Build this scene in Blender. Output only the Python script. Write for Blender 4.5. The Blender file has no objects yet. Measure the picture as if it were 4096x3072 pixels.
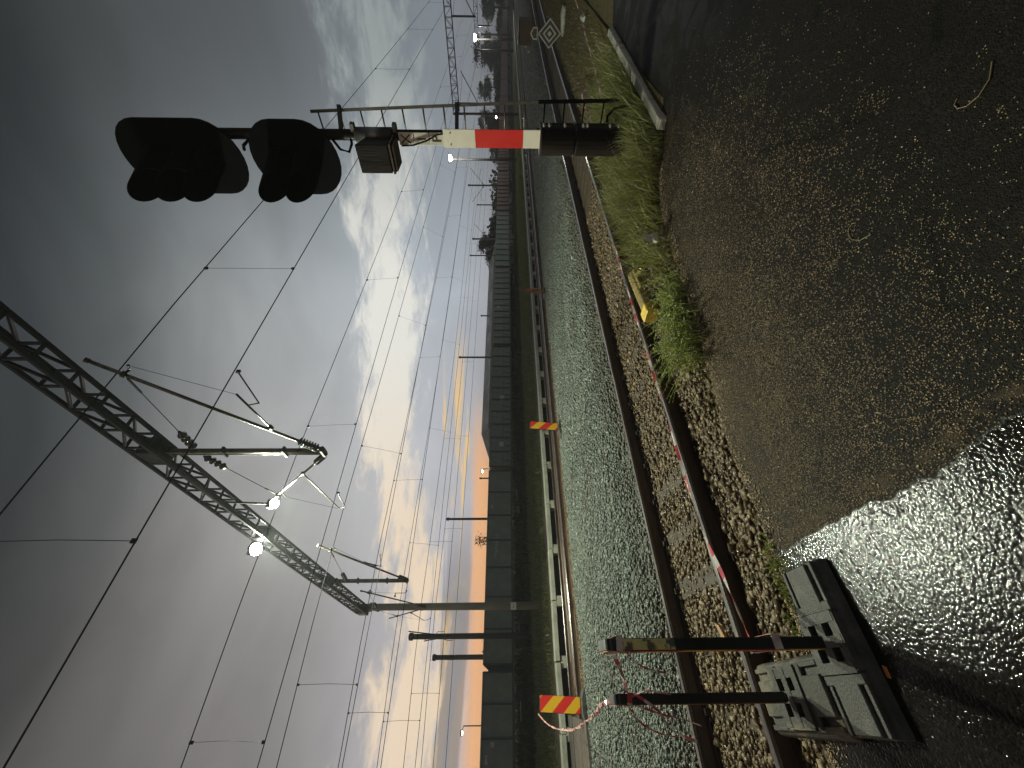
import bpy, math, random
import numpy as np
from mathutils import Matrix, Vector

# World frame: x = along the tracks (to the right), y = across them (away), z = up; metres.
sc = bpy.context.scene
C = sc.collection
R_ = math.radians
random.seed(7)
rng = np.random.default_rng(11)

# ------------------------------------------------------------------ camera
YAW = R_(51.3)
CAMH = 1.9
right = Vector((math.sin(YAW), -math.cos(YAW), 0))
pitch = math.atan(24.0 / 1540.0)
fwd = Vector((math.cos(YAW) * math.cos(pitch), math.sin(YAW) * math.cos(pitch), -math.sin(pitch)))
upv = right.cross(fwd)
cam = bpy.data.objects.new('camera', bpy.data.cameras.new('camera'))
C.objects.link(cam)
m = Matrix.Identity(4)
for i in range(3):          # the phone was held sideways: the world's up points to the picture's left
    m[i][0] = -upv[i]; m[i][1] = right[i]; m[i][2] = -fwd[i]
m[0][3], m[1][3], m[2][3] = 0, 0, CAMH
cam.matrix_world = m
cam.data.sensor_width = 36
cam.data.lens = 1540 / 4096 * 36
cam.data.clip_start = 0.05
cam.data.clip_end = 4000
sc.camera = cam

# ------------------------------------------------------------------ view settings
sc.view_settings.view_transform = 'Standard'
sc.view_settings.look = 'None'
sc.view_settings.gamma = 1
sc.view_settings.exposure = 0
sc.view_settings.use_curve_mapping = False
try:
    sc.cycles.max_bounces = 5
    sc.cycles.diffuse_bounces = 3
    sc.cycles.glossy_bounces = 3
    sc.cycles.use_denoising = True
    sc.cycles.sample_clamp_indirect = 6
    sc.cycles.use_light_tree = True
    sc.cycles.volume_bounces = 0
except Exception:
    pass

# ------------------------------------------------------------------ node helper
class NT:
    def __init__(s, tree):
        s.t = tree; s.n = tree.nodes; s.l = tree.links
    def node(s, kind, **kw):
        nd = s.n.new(kind)
        for k, v in kw.items(): setattr(nd, k, v)
        return nd
    def put(s, sock, val):
        if isinstance(val, bpy.types.NodeSocket): s.l.new(val, sock)
        elif val is not None: sock.default_value = val
    def math(s, op, a, b=None, c=None, clamp=False):
        nd = s.node('ShaderNodeMath', operation=op, use_clamp=clamp)
        s.put(nd.inputs[0], a)
        if b is not None: s.put(nd.inputs[1], b)
        if c is not None: s.put(nd.inputs[2], c)
        return nd.outputs[0]
    def sm(s, x, a, b, lo=0.0, hi=1.0, kind='SMOOTHSTEP'):
        nd = s.node('ShaderNodeMapRange', interpolation_type=kind)
        s.put(nd.inputs[0], x); nd.inputs[1].default_value = a; nd.inputs[2].default_value = b
        nd.inputs[3].default_value = lo; nd.inputs[4].default_value = hi
        return nd.outputs[0]
    def mix(s, f, a, b, mode='MIX'):
        nd = s.node('ShaderNodeMix', data_type='RGBA', blend_type=mode)
        s.put(nd.inputs[0], f)
        s.put(nd.inputs[6], a if not isinstance(a, tuple) else (*a[:3], 1))
        s.put(nd.inputs[7], b if not isinstance(b, tuple) else (*b[:3], 1))
        return nd.outputs[2]
    def noise(s, vec, scale, detail=4, rough=.55, dist=0.0, dims='3D', out=0):
        nd = s.node('ShaderNodeTexNoise', noise_dimensions=dims)
        if vec is not None: s.l.new(vec, nd.inputs['Vector'])
        nd.inputs['Scale'].default_value = scale
        nd.inputs['Detail'].default_value = detail
        nd.inputs['Roughness'].default_value = rough
        nd.inputs['Distortion'].default_value = dist
        return nd.outputs[out]
    def voro(s, vec, scale, out='Distance', feature='F1'):
        nd = s.node('ShaderNodeTexVoronoi', feature=feature)
        if vec is not None: s.l.new(vec, nd.inputs['Vector'])
        nd.inputs['Scale'].default_value = scale
        return nd.outputs[out]
    def ramp(s, f, stops):
        nd = s.node('ShaderNodeValToRGB')
        el = nd.color_ramp.elements
        while len(el) < len(stops): el.new(0.5)
        for e, (p, c) in zip(el, stops):
            e.position = p; e.color = (*c, 1) if len(c) == 3 else c
        s.put(nd.inputs[0], f)
        return nd.outputs[0]
    def comb(s, x, y, z=0.0):
        nd = s.node('ShaderNodeCombineXYZ')
        for i, v in enumerate((x, y, z)): s.put(nd.inputs[i], v)
        return nd.outputs[0]
    def sep(s, v):
        nd = s.node('ShaderNodeSeparateXYZ'); s.l.new(v, nd.inputs[0])
        return nd.outputs
    def bump(s, height, strength=.5, dist=.01, normal=None):
        nd = s.node('ShaderNodeBump')
        nd.inputs['Strength'].default_value = strength
        nd.inputs['Distance'].default_value = dist
        s.l.new(height, nd.inputs['Height'])
        if normal is not None: s.l.new(normal, nd.inputs['Normal'])
        return nd.outputs[0]

# ------------------------------------------------------------------ sky (dusk: dark deck above, bright gap, orange low on the left)
world = bpy.data.worlds.new('World'); sc.world = world; world.use_nodes = True
w = NT(world.node_tree); w.n.clear()
tc = w.node('ShaderNodeTexCoord')
X, Y, Z = w.sep(tc.outputs['Generated'])
cy, sy = math.cos(YAW), math.sin(YAW)
xf = w.math('ADD', w.math('MULTIPLY', X, cy), w.math('MULTIPLY', Y, sy))
yl = w.math('SUBTRACT', w.math('MULTIPLY', Y, cy), w.math('MULTIPLY', X, sy))
az = w.math('ARCTAN2', yl, xf)                                   # radians, + to the left of the view
hor = w.math('SQRT', w.math('ADD', w.math('MULTIPLY', xf, xf), w.math('MULTIPLY', yl, yl)))
h = w.math('MINIMUM', w.math('MAXIMUM', w.math('DIVIDE', Z, w.math('MAXIMUM', hor, .001)), 0.0), 4.0)   # tangent of the elevation
aab = w.math('ABSOLUTE', az)
hn = w.math('MULTIPLY', h, .5)
def g(v, t=(1, 1, 1)): return (v * t[0], v * t[1], v * t[2])
base = w.ramp(hn, [(0, g(.46, (1, .96, 1.0))), (.06, g(.50, (.99, 1, 1.08))), (.14, g(.50, (.99, 1, 1.05))), (.20, g(.46, (1, 1, 1.02))),
                   (.27, g(.40, (1.01, 1, 1.0))), (.36, g(.30, (1.01, 1, .99))), (.48, g(.118, (.97, 1, 1.0))), (.60, g(.048, (.93, 1, 1.03))), (.75, g(.035, (.92, 1, 1.05))), (1, g(.03, (.9, 1, 1.05)))])
dim = w.sm(aab, .1, .85, 1.0, .47)
hi = w.sm(h, .12, .5)
dimf = w.math('ADD', w.math('MULTIPLY', hi, w.math('SUBTRACT', dim, 1.0)), 1.0)
low_dim = w.sm(az, -.8, -.15, .50, 1.0)
dimf = w.math('MULTIPLY', dimf, low_dim)
n0 = w.noise(w.comb(w.math('MULTIPLY', az, 1.5), w.math('MULTIPLY', h, 3.0), 3.3), 1.6, 5, .55, .6)
dimf = w.math('MULTIPLY', dimf, w.sm(n0, .25, .75, .84, 1.12, 'LINEAR'))
tint = w.mix(w.sm(az, -.7, .8), (.90, 1.01, 1.06), (1.05, 1.0, .98))
base = w.mix(1.0, base, tint, 'MULTIPLY')
base = w.mix(1.0, base, w.comb(dimf, dimf, dimf), 'MULTIPLY')
# bright broken cloud band
skew = w.math('MULTIPLY', az, .055)
n1 = w.noise(w.comb(w.math('MULTIPLY', az, 3.0), w.math('MULTIPLY', w.math('SUBTRACT', h, skew), 9.0), 4.4), 1.25, 10, .62, .5)
n1b = w.noise(w.comb(w.math('MULTIPLY', az, 9.0), w.math('MULTIPLY', h, 24.0), 5.2), 1.0, 9, .65, .6)
nn = w.math('ADD', w.math('MULTIPLY', n1, .60), w.math('MULTIPLY', n1b, .40))
hc = w.math('ADD', w.math('MULTIPLY', w.sm(az, .05, .6), -.105), .30)
hc = w.math('ADD', hc, w.math('MULTIPLY', w.sm(az, -.8, -.25), 0.04))
hc = w.math('SUBTRACT', hc, .04)
band = w.math('SUBTRACT', 1.0, w.math('DIVIDE', w.math('ABSOLUTE', w.math('SUBTRACT', h, hc)), .19), clamp=True)
cm = w.sm(w.math('ADD', nn, w.math('MULTIPLY', band, .34)), .66, .82)
cm = w.math('MULTIPLY', cm, w.sm(band, .0, .25))
ccol = w.mix(w.sm(az, -.15, .45), (.80, .79, .73), (.84, .68, .51))
ccol = w.mix(w.sm(az, -.75, -.25, 1.0, 0.0), ccol, (.30, .34, .34))
col = w.mix(cm, base, ccol)
# low yellow streaks
n2 = w.noise(w.comb(w.math('MULTIPLY', az, 3.0), w.math('MULTIPLY', h, 34.0), 9.1), 1.0, 6, .55, .5)
b2 = w.math('SUBTRACT', 1.0, w.math('DIVIDE', w.math('ABSOLUTE', w.math('SUBTRACT', h, .125)), .05), clamp=True)
m2 = w.math('MULTIPLY', w.sm(w.math('ADD', n2, w.math('MULTIPLY', b2, .25)), .64, .78), w.math('MULTIPLY', w.sm(b2, 0, .4), w.sm(az, -.2, .1)))
col = w.mix(w.math('MULTIPLY', m2, .85), col, (.95, .62, .24))
# grey cloud bank low on the left, orange under it
n3 = w.noise(w.comb(w.math('MULTIPLY', az, 1.6), w.math('MULTIPLY', h, 16.0), 2.2), 1.5, 6, .55, .6)
b3 = w.math('SUBTRACT', 1.0, w.math('DIVIDE', w.math('ABSOLUTE', w.math('SUBTRACT', h, .112)), .07), clamp=True)
m3 = w.math('MULTIPLY', w.sm(w.math('ADD', n3, w.math('MULTIPLY', b3, .3)), .6, .72), w.math('MULTIPLY', w.sm(b3, 0, .3), w.sm(az, .25, .55)))
col = w.mix(w.math('MULTIPLY', m3, .85), col, (.25, .24, .25))
n4 = w.noise(w.comb(w.math('MULTIPLY', az, 2.0), w.math('MULTIPLY', h, 40.0), 7.7), 1.0, 5, .5, .4)
m4 = w.math('MULTIPLY', w.sm(w.math('ADD', h, w.math('MULTIPLY', w.math('SUBTRACT', n4, .5), .05)), .062, .098, 1.0, 0.0), w.sm(az, -.02, .26))
col = w.mix(m4, col, (.93, .50, .25))
# the physical sky of a sun just under the horizon, thinly on top
skyt = w.node('ShaderNodeTexSky', sky_type='NISHITA')
skyt.sun_disc = False; skyt.sun_elevation = R_(-1.5); skyt.sun_rotation = R_(90 - 105)
tot = w.node('ShaderNodeMix', data_type='RGBA', blend_type='ADD'); tot.inputs[0].default_value = .02
w.l.new(col, tot.inputs[6]); w.l.new(skyt.outputs[0], tot.inputs[7])
bg = w.node('ShaderNodeBackground'); bg.inputs['Strength'].default_value = 1.0
w.l.new(tot.outputs[2], bg.inputs['Color'])
wo = w.node('ShaderNodeOutputWorld'); w.l.new(bg.outputs[0], wo.inputs[0])

# last warm light of the set sun, low over the left horizon
sun = bpy.data.objects.new('sun', bpy.data.lights.new('sun', 'SUN')); C.objects.link(sun)
sun.data.energy = 0.12; sun.data.angle = R_(25); sun.data.color = (1, .62, .35)
sd = Vector((math.cos(R_(105)), math.sin(R_(105)), math.tan(R_(7))))
sun.rotation_euler = sd.to_track_quat('Z', 'Y').to_euler()

# ------------------------------------------------------------------ materials
MATS = {}
def principled(name):
    mt = bpy.data.materials.new(name); mt.use_nodes = True
    t = NT(mt.node_tree); b = t.n['Principled BSDF']
    MATS[name] = mt
    return mt, t, b
def mat(name, col, rough=.6, metal=0.0, var=.25, vscale=6.0, bump=0.0, bscale=40.0, spec=.5, dirt=None, dscale=3.0, dlo=.5, dhi=.65, coord='Object', stretch=None):
    mt, t, b = principled(name)
    co = t.node('ShaderNodeTexCoord').outputs['Object'] if coord == 'Object' else t.node('ShaderNodeNewGeometry').outputs['Position']
    if stretch:
        mp = t.node('ShaderNodeMapping'); mp.inputs['Scale'].default_value = stretch
        t.l.new(co, mp.inputs[0]); co = mp.outputs[0]
    n = t.noise(co, vscale, 6, .6)
    lo = tuple(max(0, c * (1 - var)) for c in col); hi_ = tuple(min(1, c * (1 + var)) for c in col)
    c = t.mix(t.sm(n, .3, .7, kind='LINEAR'), lo, hi_)
    if dirt:
        d = t.sm(t.noise(co, dscale, 8, .65, .4), dlo, dhi)
        c = t.mix(d, c, dirt)
    t.l.new(c, b.inputs['Base Color'])
    b.inputs['Metallic'].default_value = metal
    b.inputs['Specular IOR Level'].default_value = spec
    rr = t.sm(n, .3, .7, max(.03, rough * .75), min(1, rough * 1.25), 'LINEAR')
    t.l.new(rr, b.inputs['Roughness'])
    if bump:
        t.l.new(t.bump(t.noise(co, bscale, 4, .6), bump, .01), b.inputs['Normal'])
    return mt

mat('steel_dark', (.035, .037, .04), .5, .3, .3, 8)
mat('steel_galv', (.15, .15, .14), .38, .7, .3, 10)
mat('gantry_steel', (.03, .031, .037), .5, .3, .3, 6)
mat('drop_tube', (.13, .12, .085), .4, .4, .35, 5, dirt=(.06, .05, .03), dscale=5)
mat('mast_concrete', (.25, .235, .185), .55, 0, .2, 4, .2, 60, stretch=(1, 1, .3))
mat('mast_dark', (.05, .047, .045), .6, 0, .2, 4)
mat('insulator', (.035, .025, .02), .15, 0, .2, 8)
mat('wire', (.02, .02, .024), .5, .5, .2, 3)
mat('signal_black', (.0035, .0035, .004), .7, 0, .4, 5, .1, 50, spec=.02)
mat('signal_brown', (.011, .008, .0065), .5, 0, .5, 7, .5, 30, spec=.1, stretch=(1, 1, .15), dirt=(.022, .015, .010), dscale=6, dlo=.55, dhi=.75)
mat('lens', (.03, .03, .028), .08, 0, .1, 3)
mat('board_white', (.78, .74, .62), .4, 0, .06, 5, dirt=(.5, .46, .36), dscale=4, dlo=.62, dhi=.8)
mat('board_red', (.62, .022, .014), .4, 0, .1, 5)
mat('plate_cream', (.55, .52, .42), .5, 0, .12, 9, dirt=(.22, .19, .13), dscale=9, dlo=.56, dhi=.72)
mat('letter_black', (.02, .018, .016), .6)
mat('ladder_grey', (.10, .093, .075), .45, .3, .3, 8, dirt=(.06, .055, .045), dscale=5)
mat('rubber', (.055, .052, .047), .55, 0, .35, 10, .5, 90, spec=.25, dirt=(.10, .093, .08), dscale=7, dlo=.5, dhi=.72)
mat('rubber_mud', (.05, .047, .04), .6, 0, .35, 9, .6, 70, spec=.25, dirt=(.15, .125, .085), dscale=5, dlo=.5, dhi=.66)
mat('black_plastic', (.012, .013, .011), .42, 0, .4, 6, dirt=(.035, .033, .028), dscale=8, dlo=.55, dhi=.75)
mat('sticker', (.62, .52, .2), .5, 0, .2, 9, dirt=(.10, .09, .06), dscale=14, dlo=.5, dhi=.58)
mat('rail_rust', (.060, .034, .022), .48, .15, .35, 9, .35, 60, stretch=(.3, 1, 1), dirt=(.028, .016, .011), dscale=3)
mat('rail_head', (.20, .185, .17), .26, .85, .25, 12, stretch=(.15, 1, 1), dirt=(.10, .06, .04), dscale=5, dlo=.5, dhi=.66)
mat('rail_old', (.13, .085, .06), .42, .3, .35, 9, .3, 60, stretch=(.2, 1, 1), dirt=(.05, .03, .02), dscale=4)
mat('clip_steel', (.035, .025, .02), .5, .4, .3, 9)
mat('sleeper', (.065, .05, .035), .7, 0, .25, 9, .4, 50, spec=.25, dirt=(.05, .038, .026), dscale=5, dlo=.42, dhi=.6)
mat('concrete', (.36, .36, .29), .6, 0, .2, 3, .3, 60, coord='World', dirt=(.25, .25, .19), dscale=2.2, dlo=.5, dhi=.7)
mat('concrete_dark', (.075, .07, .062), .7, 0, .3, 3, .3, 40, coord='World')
mat('kerb', (.38, .365, .31), .65, 0, .2, 5, .4, 60, dirt=(.14, .13, .10), dscale=4, dlo=.5, dhi=.7)
mat('panel_wood', (.10, .085, .068), .5, 0, .3, 4, .4, 40, stretch=(.4, 3, 1), dirt=(.05, .04, .03), dscale=3)
mat('yellow_paint', (.31, .225, .07), .5, 0, .25, 6, .3, 30, dirt=(.07, .055, .035), dscale=7, dlo=.55, dhi=.66)
mat('yellow_bright', (.72, .50, .05), .42, 0, .12, 6, dirt=(.30, .2, .05), dscale=9, dlo=.62, dhi=.74)
mat('pvc_white', (.50, .50, .44), .5, 0, .15, 8, dirt=(.25, .23, .18), dscale=10)
mat('sign_grey', (.26, .26, .23), .5, 0, .2, 8)
mat('bolt_bright', (.75, .75, .70), .22, .8, .1, 8)
mat('orange_bit', (.6, .22, .06), .5)
mat('straw', (.22, .17, .09), .7)
mat('wood_chip', (.42, .25, .12), .6, 0, .2, 12)
mat('wagon_green', (.16, .182, .155), .42, 0, .25, .9, .15, 5, dirt=(.045, .048, .042), dscale=1.1, dlo=.45, dhi=.7)
mat('wagon_teal', (.12, .155, .145), .4, 0, .25, .9, .15, 5, dirt=(.10, .11, .105), dscale=1.6, dlo=.55, dhi=.72)
mat('wagon_dark', (.16, .175, .145), .42, 0, .3, .9, .15, 5, dirt=(.085, .075, .06), dscale=2.4, dlo=.6, dhi=.74)
mat('wagon_brown', (.16, .062, .042), .45, 0, .25, .8, .15, 5, dirt=(.06, .03, .024), dscale=1.2, dlo=.48, dhi=.7)
mat('wagon_rib', (.04, .048, .044), .5, 0, .25, 1.5)
mat('wagon_under', (.012, .012, .012), .7, 0, .3, 2)
mat('chalk', (.38, .38, .33), .6, 0, .5, 8)
mat('roof_dark', (.055, .052, .048), .5, 0, .2, .5)
mat('wall_pale', (.16, .15, .14), .7, 0, .2, .4)
mat('bark', (.05, .04, .03), .8, 0, .3, 5)
mat('cloth_brown', (.09, .07, .045), .7, 0, .25, 3)
mat('plastic_litter', (.42, .43, .4), .4)
def stripes(name, pitch_, ang, cols, rough=.4, off=0.0, var=.1, translucent=False):
    mt, t, b = principled(name)
    x, y, z = t.sep(t.node('ShaderNodeTexCoord').outputs['Object'])
    a = t.math('ADD', t.math('MULTIPLY', x, math.cos(ang)), t.math('MULTIPLY', z, math.sin(ang)))
    fr = t.math('FRACT', t.math('ADD', t.math('DIVIDE', a, pitch_), off))
    f = t.math('GREATER_THAN', fr, .5)
    c = t.mix(f, cols[0], cols[1])
    n = t.noise(t.node('ShaderNodeTexCoord').outputs['Object'], 7, 5, .6)
    c = t.mix(t.sm(n, .6, .78, 0, .45), c, (.07, .05, .04))
    t.l.new(c, b.inputs['Base Color'])
    b.inputs['Roughness'].default_value = rough
stripes('beacon_stripe', .40, math.atan2(1, 1), ((.62, .025, .02), (.72, .40, .02)), .35, .28)
stripes('beacon_stripe_old', .40, math.atan2(1, 1), ((.36, .075, .03), (.45, .17, .05)), .6, .28)
def tape_mat(name, seg):
    mt, t, b = principled(name)
    uv = t.node('ShaderNodeAttribute', attribute_name='len').outputs['Fac']
    f = t.math('GREATER_THAN', t.math('FRACT', t.math('DIVIDE', uv, seg)), .5)
    n = t.noise(t.node('ShaderNodeNewGeometry').outputs['Position'], 9, 5, .6)
    c = t.mix(f, (.50, .06, .07), (.62, .53, .48))
    c = t.mix(t.sm(n, .5, .72, 0, .7), c, (.2, .08, .07))
    t.l.new(c, b.inputs['Base Color']); b.inputs['Roughness'].default_value = .3
tape_mat('tape', .36); tape_mat('tape_fine', .10)

# ballast stones: colour differs stone by stone
def stone_mat(name, a, b_, c_, rough, stain=None, ylo=0, yhi=1):
    mt, t, b = principled(name)
    gn = t.node('ShaderNodeNewGeometry')
    rnd = gn.outputs['Random Per Island']
    col = t.ramp(rnd, [(0, a), (.5, b_), (.93, c_), (1, tuple(min(1, v * 2.0) for v in c_))])
    n = t.noise(gn.outputs['Position'], 60, 4, .6)
    col = t.mix(t.sm(n, .35, .7, .0, .5), col, tuple(v * .75 for v in a))
    if stain:
        big = t.noise(gn.outputs['Position'], .9, 5, .6, .5)
        yy = t.sep(gn.outputs['Position'])[1]
        fac = t.math('ADD', t.sm(big, .46, .70, 0, .55), t.math('MULTIPLY', t.sm(yy, ylo, yhi, 1, 0), .6), clamp=True)
        col = t.mix(fac, col, t.mix(rnd, tuple(v * .5 for v in stain), stain))
    t.l.new(col, b.inputs['Base Color'])
    t.l.new(t.sm(rnd, 0, 1, rough * .6, rough * 1.4, 'LINEAR'), b.inputs['Roughness']); b.inputs['Specular IOR Level'].default_value = .3
    t.l.new(t.bump(n, .5, .006), b.inputs['Normal'])
stone_mat('ballast_grey', (.10, .115, .098), (.14, .16, .135), (.20, .22, .185), .45, (.12, .105, .075), 5.5, 6.6)
stone_mat('ballast_rust', (.085, .055, .025), (.135, .092, .045), (.22, .16, .09), .45, (.10, .066, .032), 2.4, 2.5)
stone_mat('grit', (.18, .13, .075), (.32, .24, .145), (.44, .35, .23), .6)

# ground sheets
def ground_mat(name, a, b_, scale, rough, speck=None, bumpd=.02):
    mt, t, b = principled(name)
    p = t.node('ShaderNodeNewGeometry').outputs['Position']
    n = t.noise(p, scale, 8, .65); n2 = t.noise(p, .35, 4, .6, .5)
    c = t.mix(t.sm(n, .3, .7), a, b_)
    c = t.mix(t.sm(n2, .42, .62, 0, .6), c, speck or a)
    v = t.voro(p, 22)
    c = t.mix(t.sm(v, .0, .6, .6, 0), c, tuple(x * .4 for x in a))
    t.l.new(c, b.inputs['Base Color']); b.inputs['Roughness'].default_value = rough; b.inputs['Specular IOR Level'].default_value = .12
    t.l.new(t.bump(v, .8, bumpd, t.bump(n, .6, bumpd)), b.inputs['Normal'])
ground_mat('soil', (.055, .043, .028), (.085, .068, .042), 4, .75, (.05, .06, .025))
ground_mat('bed', (.065, .045, .024), (.11, .08, .045), 9, .8, (.08, .055, .03), .03)
ground_mat('bed_grey', (.085, .097, .083), (.14, .158, .135), 9, .8, (.085, .095, .08), .04)
ground_mat('verge', (.065, .05, .022), (.10, .075, .03), 5, .8, (.07, .07, .025))
ground_mat('turf', (.04, .05, .017), (.065, .075, .028), 5, .8, (.055, .045, .025))
def grass_mat(name, a, b_, c_):
    mt, t, b = principled(name)
    gn = t.node('ShaderNodeNewGeometry')
    col = t.ramp(gn.outputs['Random Per Island'], [(0, a), (.6, b_), (1, c_)])
    n2 = t.noise(gn.outputs['Position'], 1.1, 4, .6)
    col = t.mix(t.sm(n2, .45, .7, 0, .55), col, tuple(v * .7 for v in c_))
    t.l.new(col, b.inputs['Base Color']); b.inputs['Roughness'].default_value = .4
    tr_ = t.node('ShaderNodeBsdfTranslucent'); t.l.new(t.mix(1.0, col, (1.25, 1.25, .8), 'MULTIPLY'), tr_.inputs['Color'])
    ms_ = t.node('ShaderNodeMixShader'); ms_.inputs[0].default_value = .45
    t.l.new(b.outputs[0], ms_.inputs[1]); t.l.new(tr_.outputs[0], ms_.inputs[2])
    t.l.new(ms_.outputs[0], t.n['Material Output'].inputs[0])
grass_mat('grass', (.12, .13, .042), (.18, .19, .066), (.28, .26, .13))
grass_mat('meadow', (.065, .08, .024), (.10, .12, .038), (.15, .15, .065))
grass_mat('grass_dry', (.07, .065, .025), (.11, .10, .04), (.17, .14, .07))
grass_mat('weed', (.22, .26, .07), (.29, .33, .11), (.37, .40, .18))
grass_mat('leaf_dark', (.02, .03, .014), (.035, .048, .02), (.05, .055, .025))

# wet asphalt: coarse and shiny left of a cross joint, duller with washed-in sand to the right of it
mt, t, b = principled('asphalt')
p = t.node('ShaderNodeNewGeometry').outputs['Position']
px, py, pz = t.sep(p)
wob = t.noise(p, 3.0, 5, .6)
edge = t.math('ADD', px, t.math('MULTIPLY', t.math('SUBTRACT', wob, .5), .30))
wet = t.math('MULTIPLY', t.sm(edge, .66, .84, 1.0, 0.0), t.sm(t.noise(p, 1.7, 5, .6, .8), .26, .46, .30, 1.0))
wet = t.math('MULTIPLY', wet, t.math('MULTIPLY', t.sm(py, .75, 1.35), t.sm(px, -.9, .05, .15, 1.0)))
wet = t.sm(t.math('ADD', wet, t.math('MULTIPLY', t.math('SUBTRACT', t.noise(p, 26, 4, .6), .5), .35)), .36, .58)
v1 = t.voro(p, 120); v1c = t.voro(p, 120, 'Color'); v2 = t.voro(p, 210)
nf = t.noise(p, 150, 4, .6); nl = t.noise(p, 2.3, 5, .6, .6); nm = t.noise(p, 9, 5, .6, .3)
agg = t.sep(v1c)[0]
c = t.mix(agg, (.0055, .0048, .0042), (.020, .0172, .0145))
c = t.mix(t.sm(nl, .35, .7, 0, .7), c, (.009, .0075, .006))
# sand, thick near the track side and thinning toward the camera
near = t.sm(py, .3, 2.7, -.27, .10, 'LINEAR')
fades = t.sm(px, 3.4, 6.5, 0, -.16, 'LINEAR')
dens = t.math('ADD', t.math('ADD', t.math('MULTIPLY', nm, .45), t.math('MULTIPLY', nl, .35)), t.math('ADD', near, fades))
dens = t.math('SUBTRACT', dens, t.math('MULTIPLY', wet, .42))
grain = t.sep(t.voro(p, 130, 'Color'))[1]
sand = t.math('GREATER_THAN', t.math('ADD', dens, t.math('MULTIPLY', grain, .34)), .52)
sand = t.math('MULTIPLY', sand, t.sm(t.voro(p, 130), .25, .5, 1, 0))
c = t.mix(sand, c, t.mix(grain, (.15, .105, .06), (.31, .23, .14)))
crk = t.node('ShaderNodeTexVoronoi', feature='DISTANCE_TO_EDGE'); t.l.new(t.mix(.12, p, t.noise(p, 4, 4, .6, 0, '3D', 1)), crk.inputs['Vector']); crk.inputs['Scale'].default_value = .85
crack = t.math('MULTIPLY', t.sm(crk.outputs[0], .004, .014, 1, 0), t.sm(nl, .5, .62))
c = t.mix(t.math('MULTIPLY', crack, .8), c, (.004, .004, .004))
ridge = t.math('MULTIPLY', t.sm(t.math('ABSOLUTE', t.math('SUBTRACT', edge, .82)), .0, .07, 1, 0), t.sm(nm, .42, .6))
c = t.mix(t.math('MULTIPLY', ridge, .6), c, (.075, .055, .033))
t.l.new(c, b.inputs['Base Color'])
damp = t.math('MULTIPLY', t.sm(nl, .42, .62), t.sm(px, 2.6, 5.0))
ro = t.math('ADD', t.math('ADD', t.math('MULTIPLY', wet, -.535), .62), t.math('MULTIPLY', damp, -.24))
ro = t.math('ADD', ro, t.math('MULTIPLY', sand, .25))
t.l.new(t.math('ADD', ro, t.math('MULTIPLY', t.math('SUBTRACT', nl, .5), .04)), b.inputs['Roughness'])
t.l.new(t.math('ADD', t.math('MULTIPLY', wet, .12), .07), b.inputs['Specular IOR Level'])
hgt = t.math('ADD', t.math('MULTIPLY', t.sm(v1, 0, .6, 1, 0), .8), t.math('ADD', t.math('MULTIPLY', nf, .5), t.math('MULTIPLY', sand, .6)))
bmp = t.node('ShaderNodeBump'); bmp.inputs['Strength'].default_value = .85
bmp.inputs['Distance'].default_value = .003; t.l.new(hgt, bmp.inputs['Height'])
t.l.new(t.bump(nm, .2, .008), bmp.inputs['Normal']); vw = t.voro(p, 62); vw2 = t.voro(p, 135)
hw = t.math('ADD', t.math('MULTIPLY', t.math('MULTIPLY', vw, vw), -1.0), t.math('MULTIPLY', t.math('MULTIPLY', vw2, vw2), -.35))
nwet = t.bump(hw, 1.0, .0017, t.bump(t.noise(p, 5, 3, .5), .05, .02))
nmix = t.node('ShaderNodeMix', data_type='VECTOR'); t.l.new(wet, nmix.inputs[0]); t.l.new(bmp.outputs[0], nmix.inputs[4]); t.l.new(nwet, nmix.inputs[5])
t.l.new(nmix.outputs[1], b.inputs['Normal'])

def emit(name, col, k):
    mt, t, b = principled(name)
    b.inputs['Base Color'].default_value = (*col, 1)
    b.inputs['Emission Color'].default_value = (*col, 1)
    b.inputs['Emission Strength'].default_value = k
emit('lamp_glow', (1, 1, .78), 90)
emit('lamp_far', (1, .98, .86), 30)
emit('lamp_warm', (1, .8, .5), 10)

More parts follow.
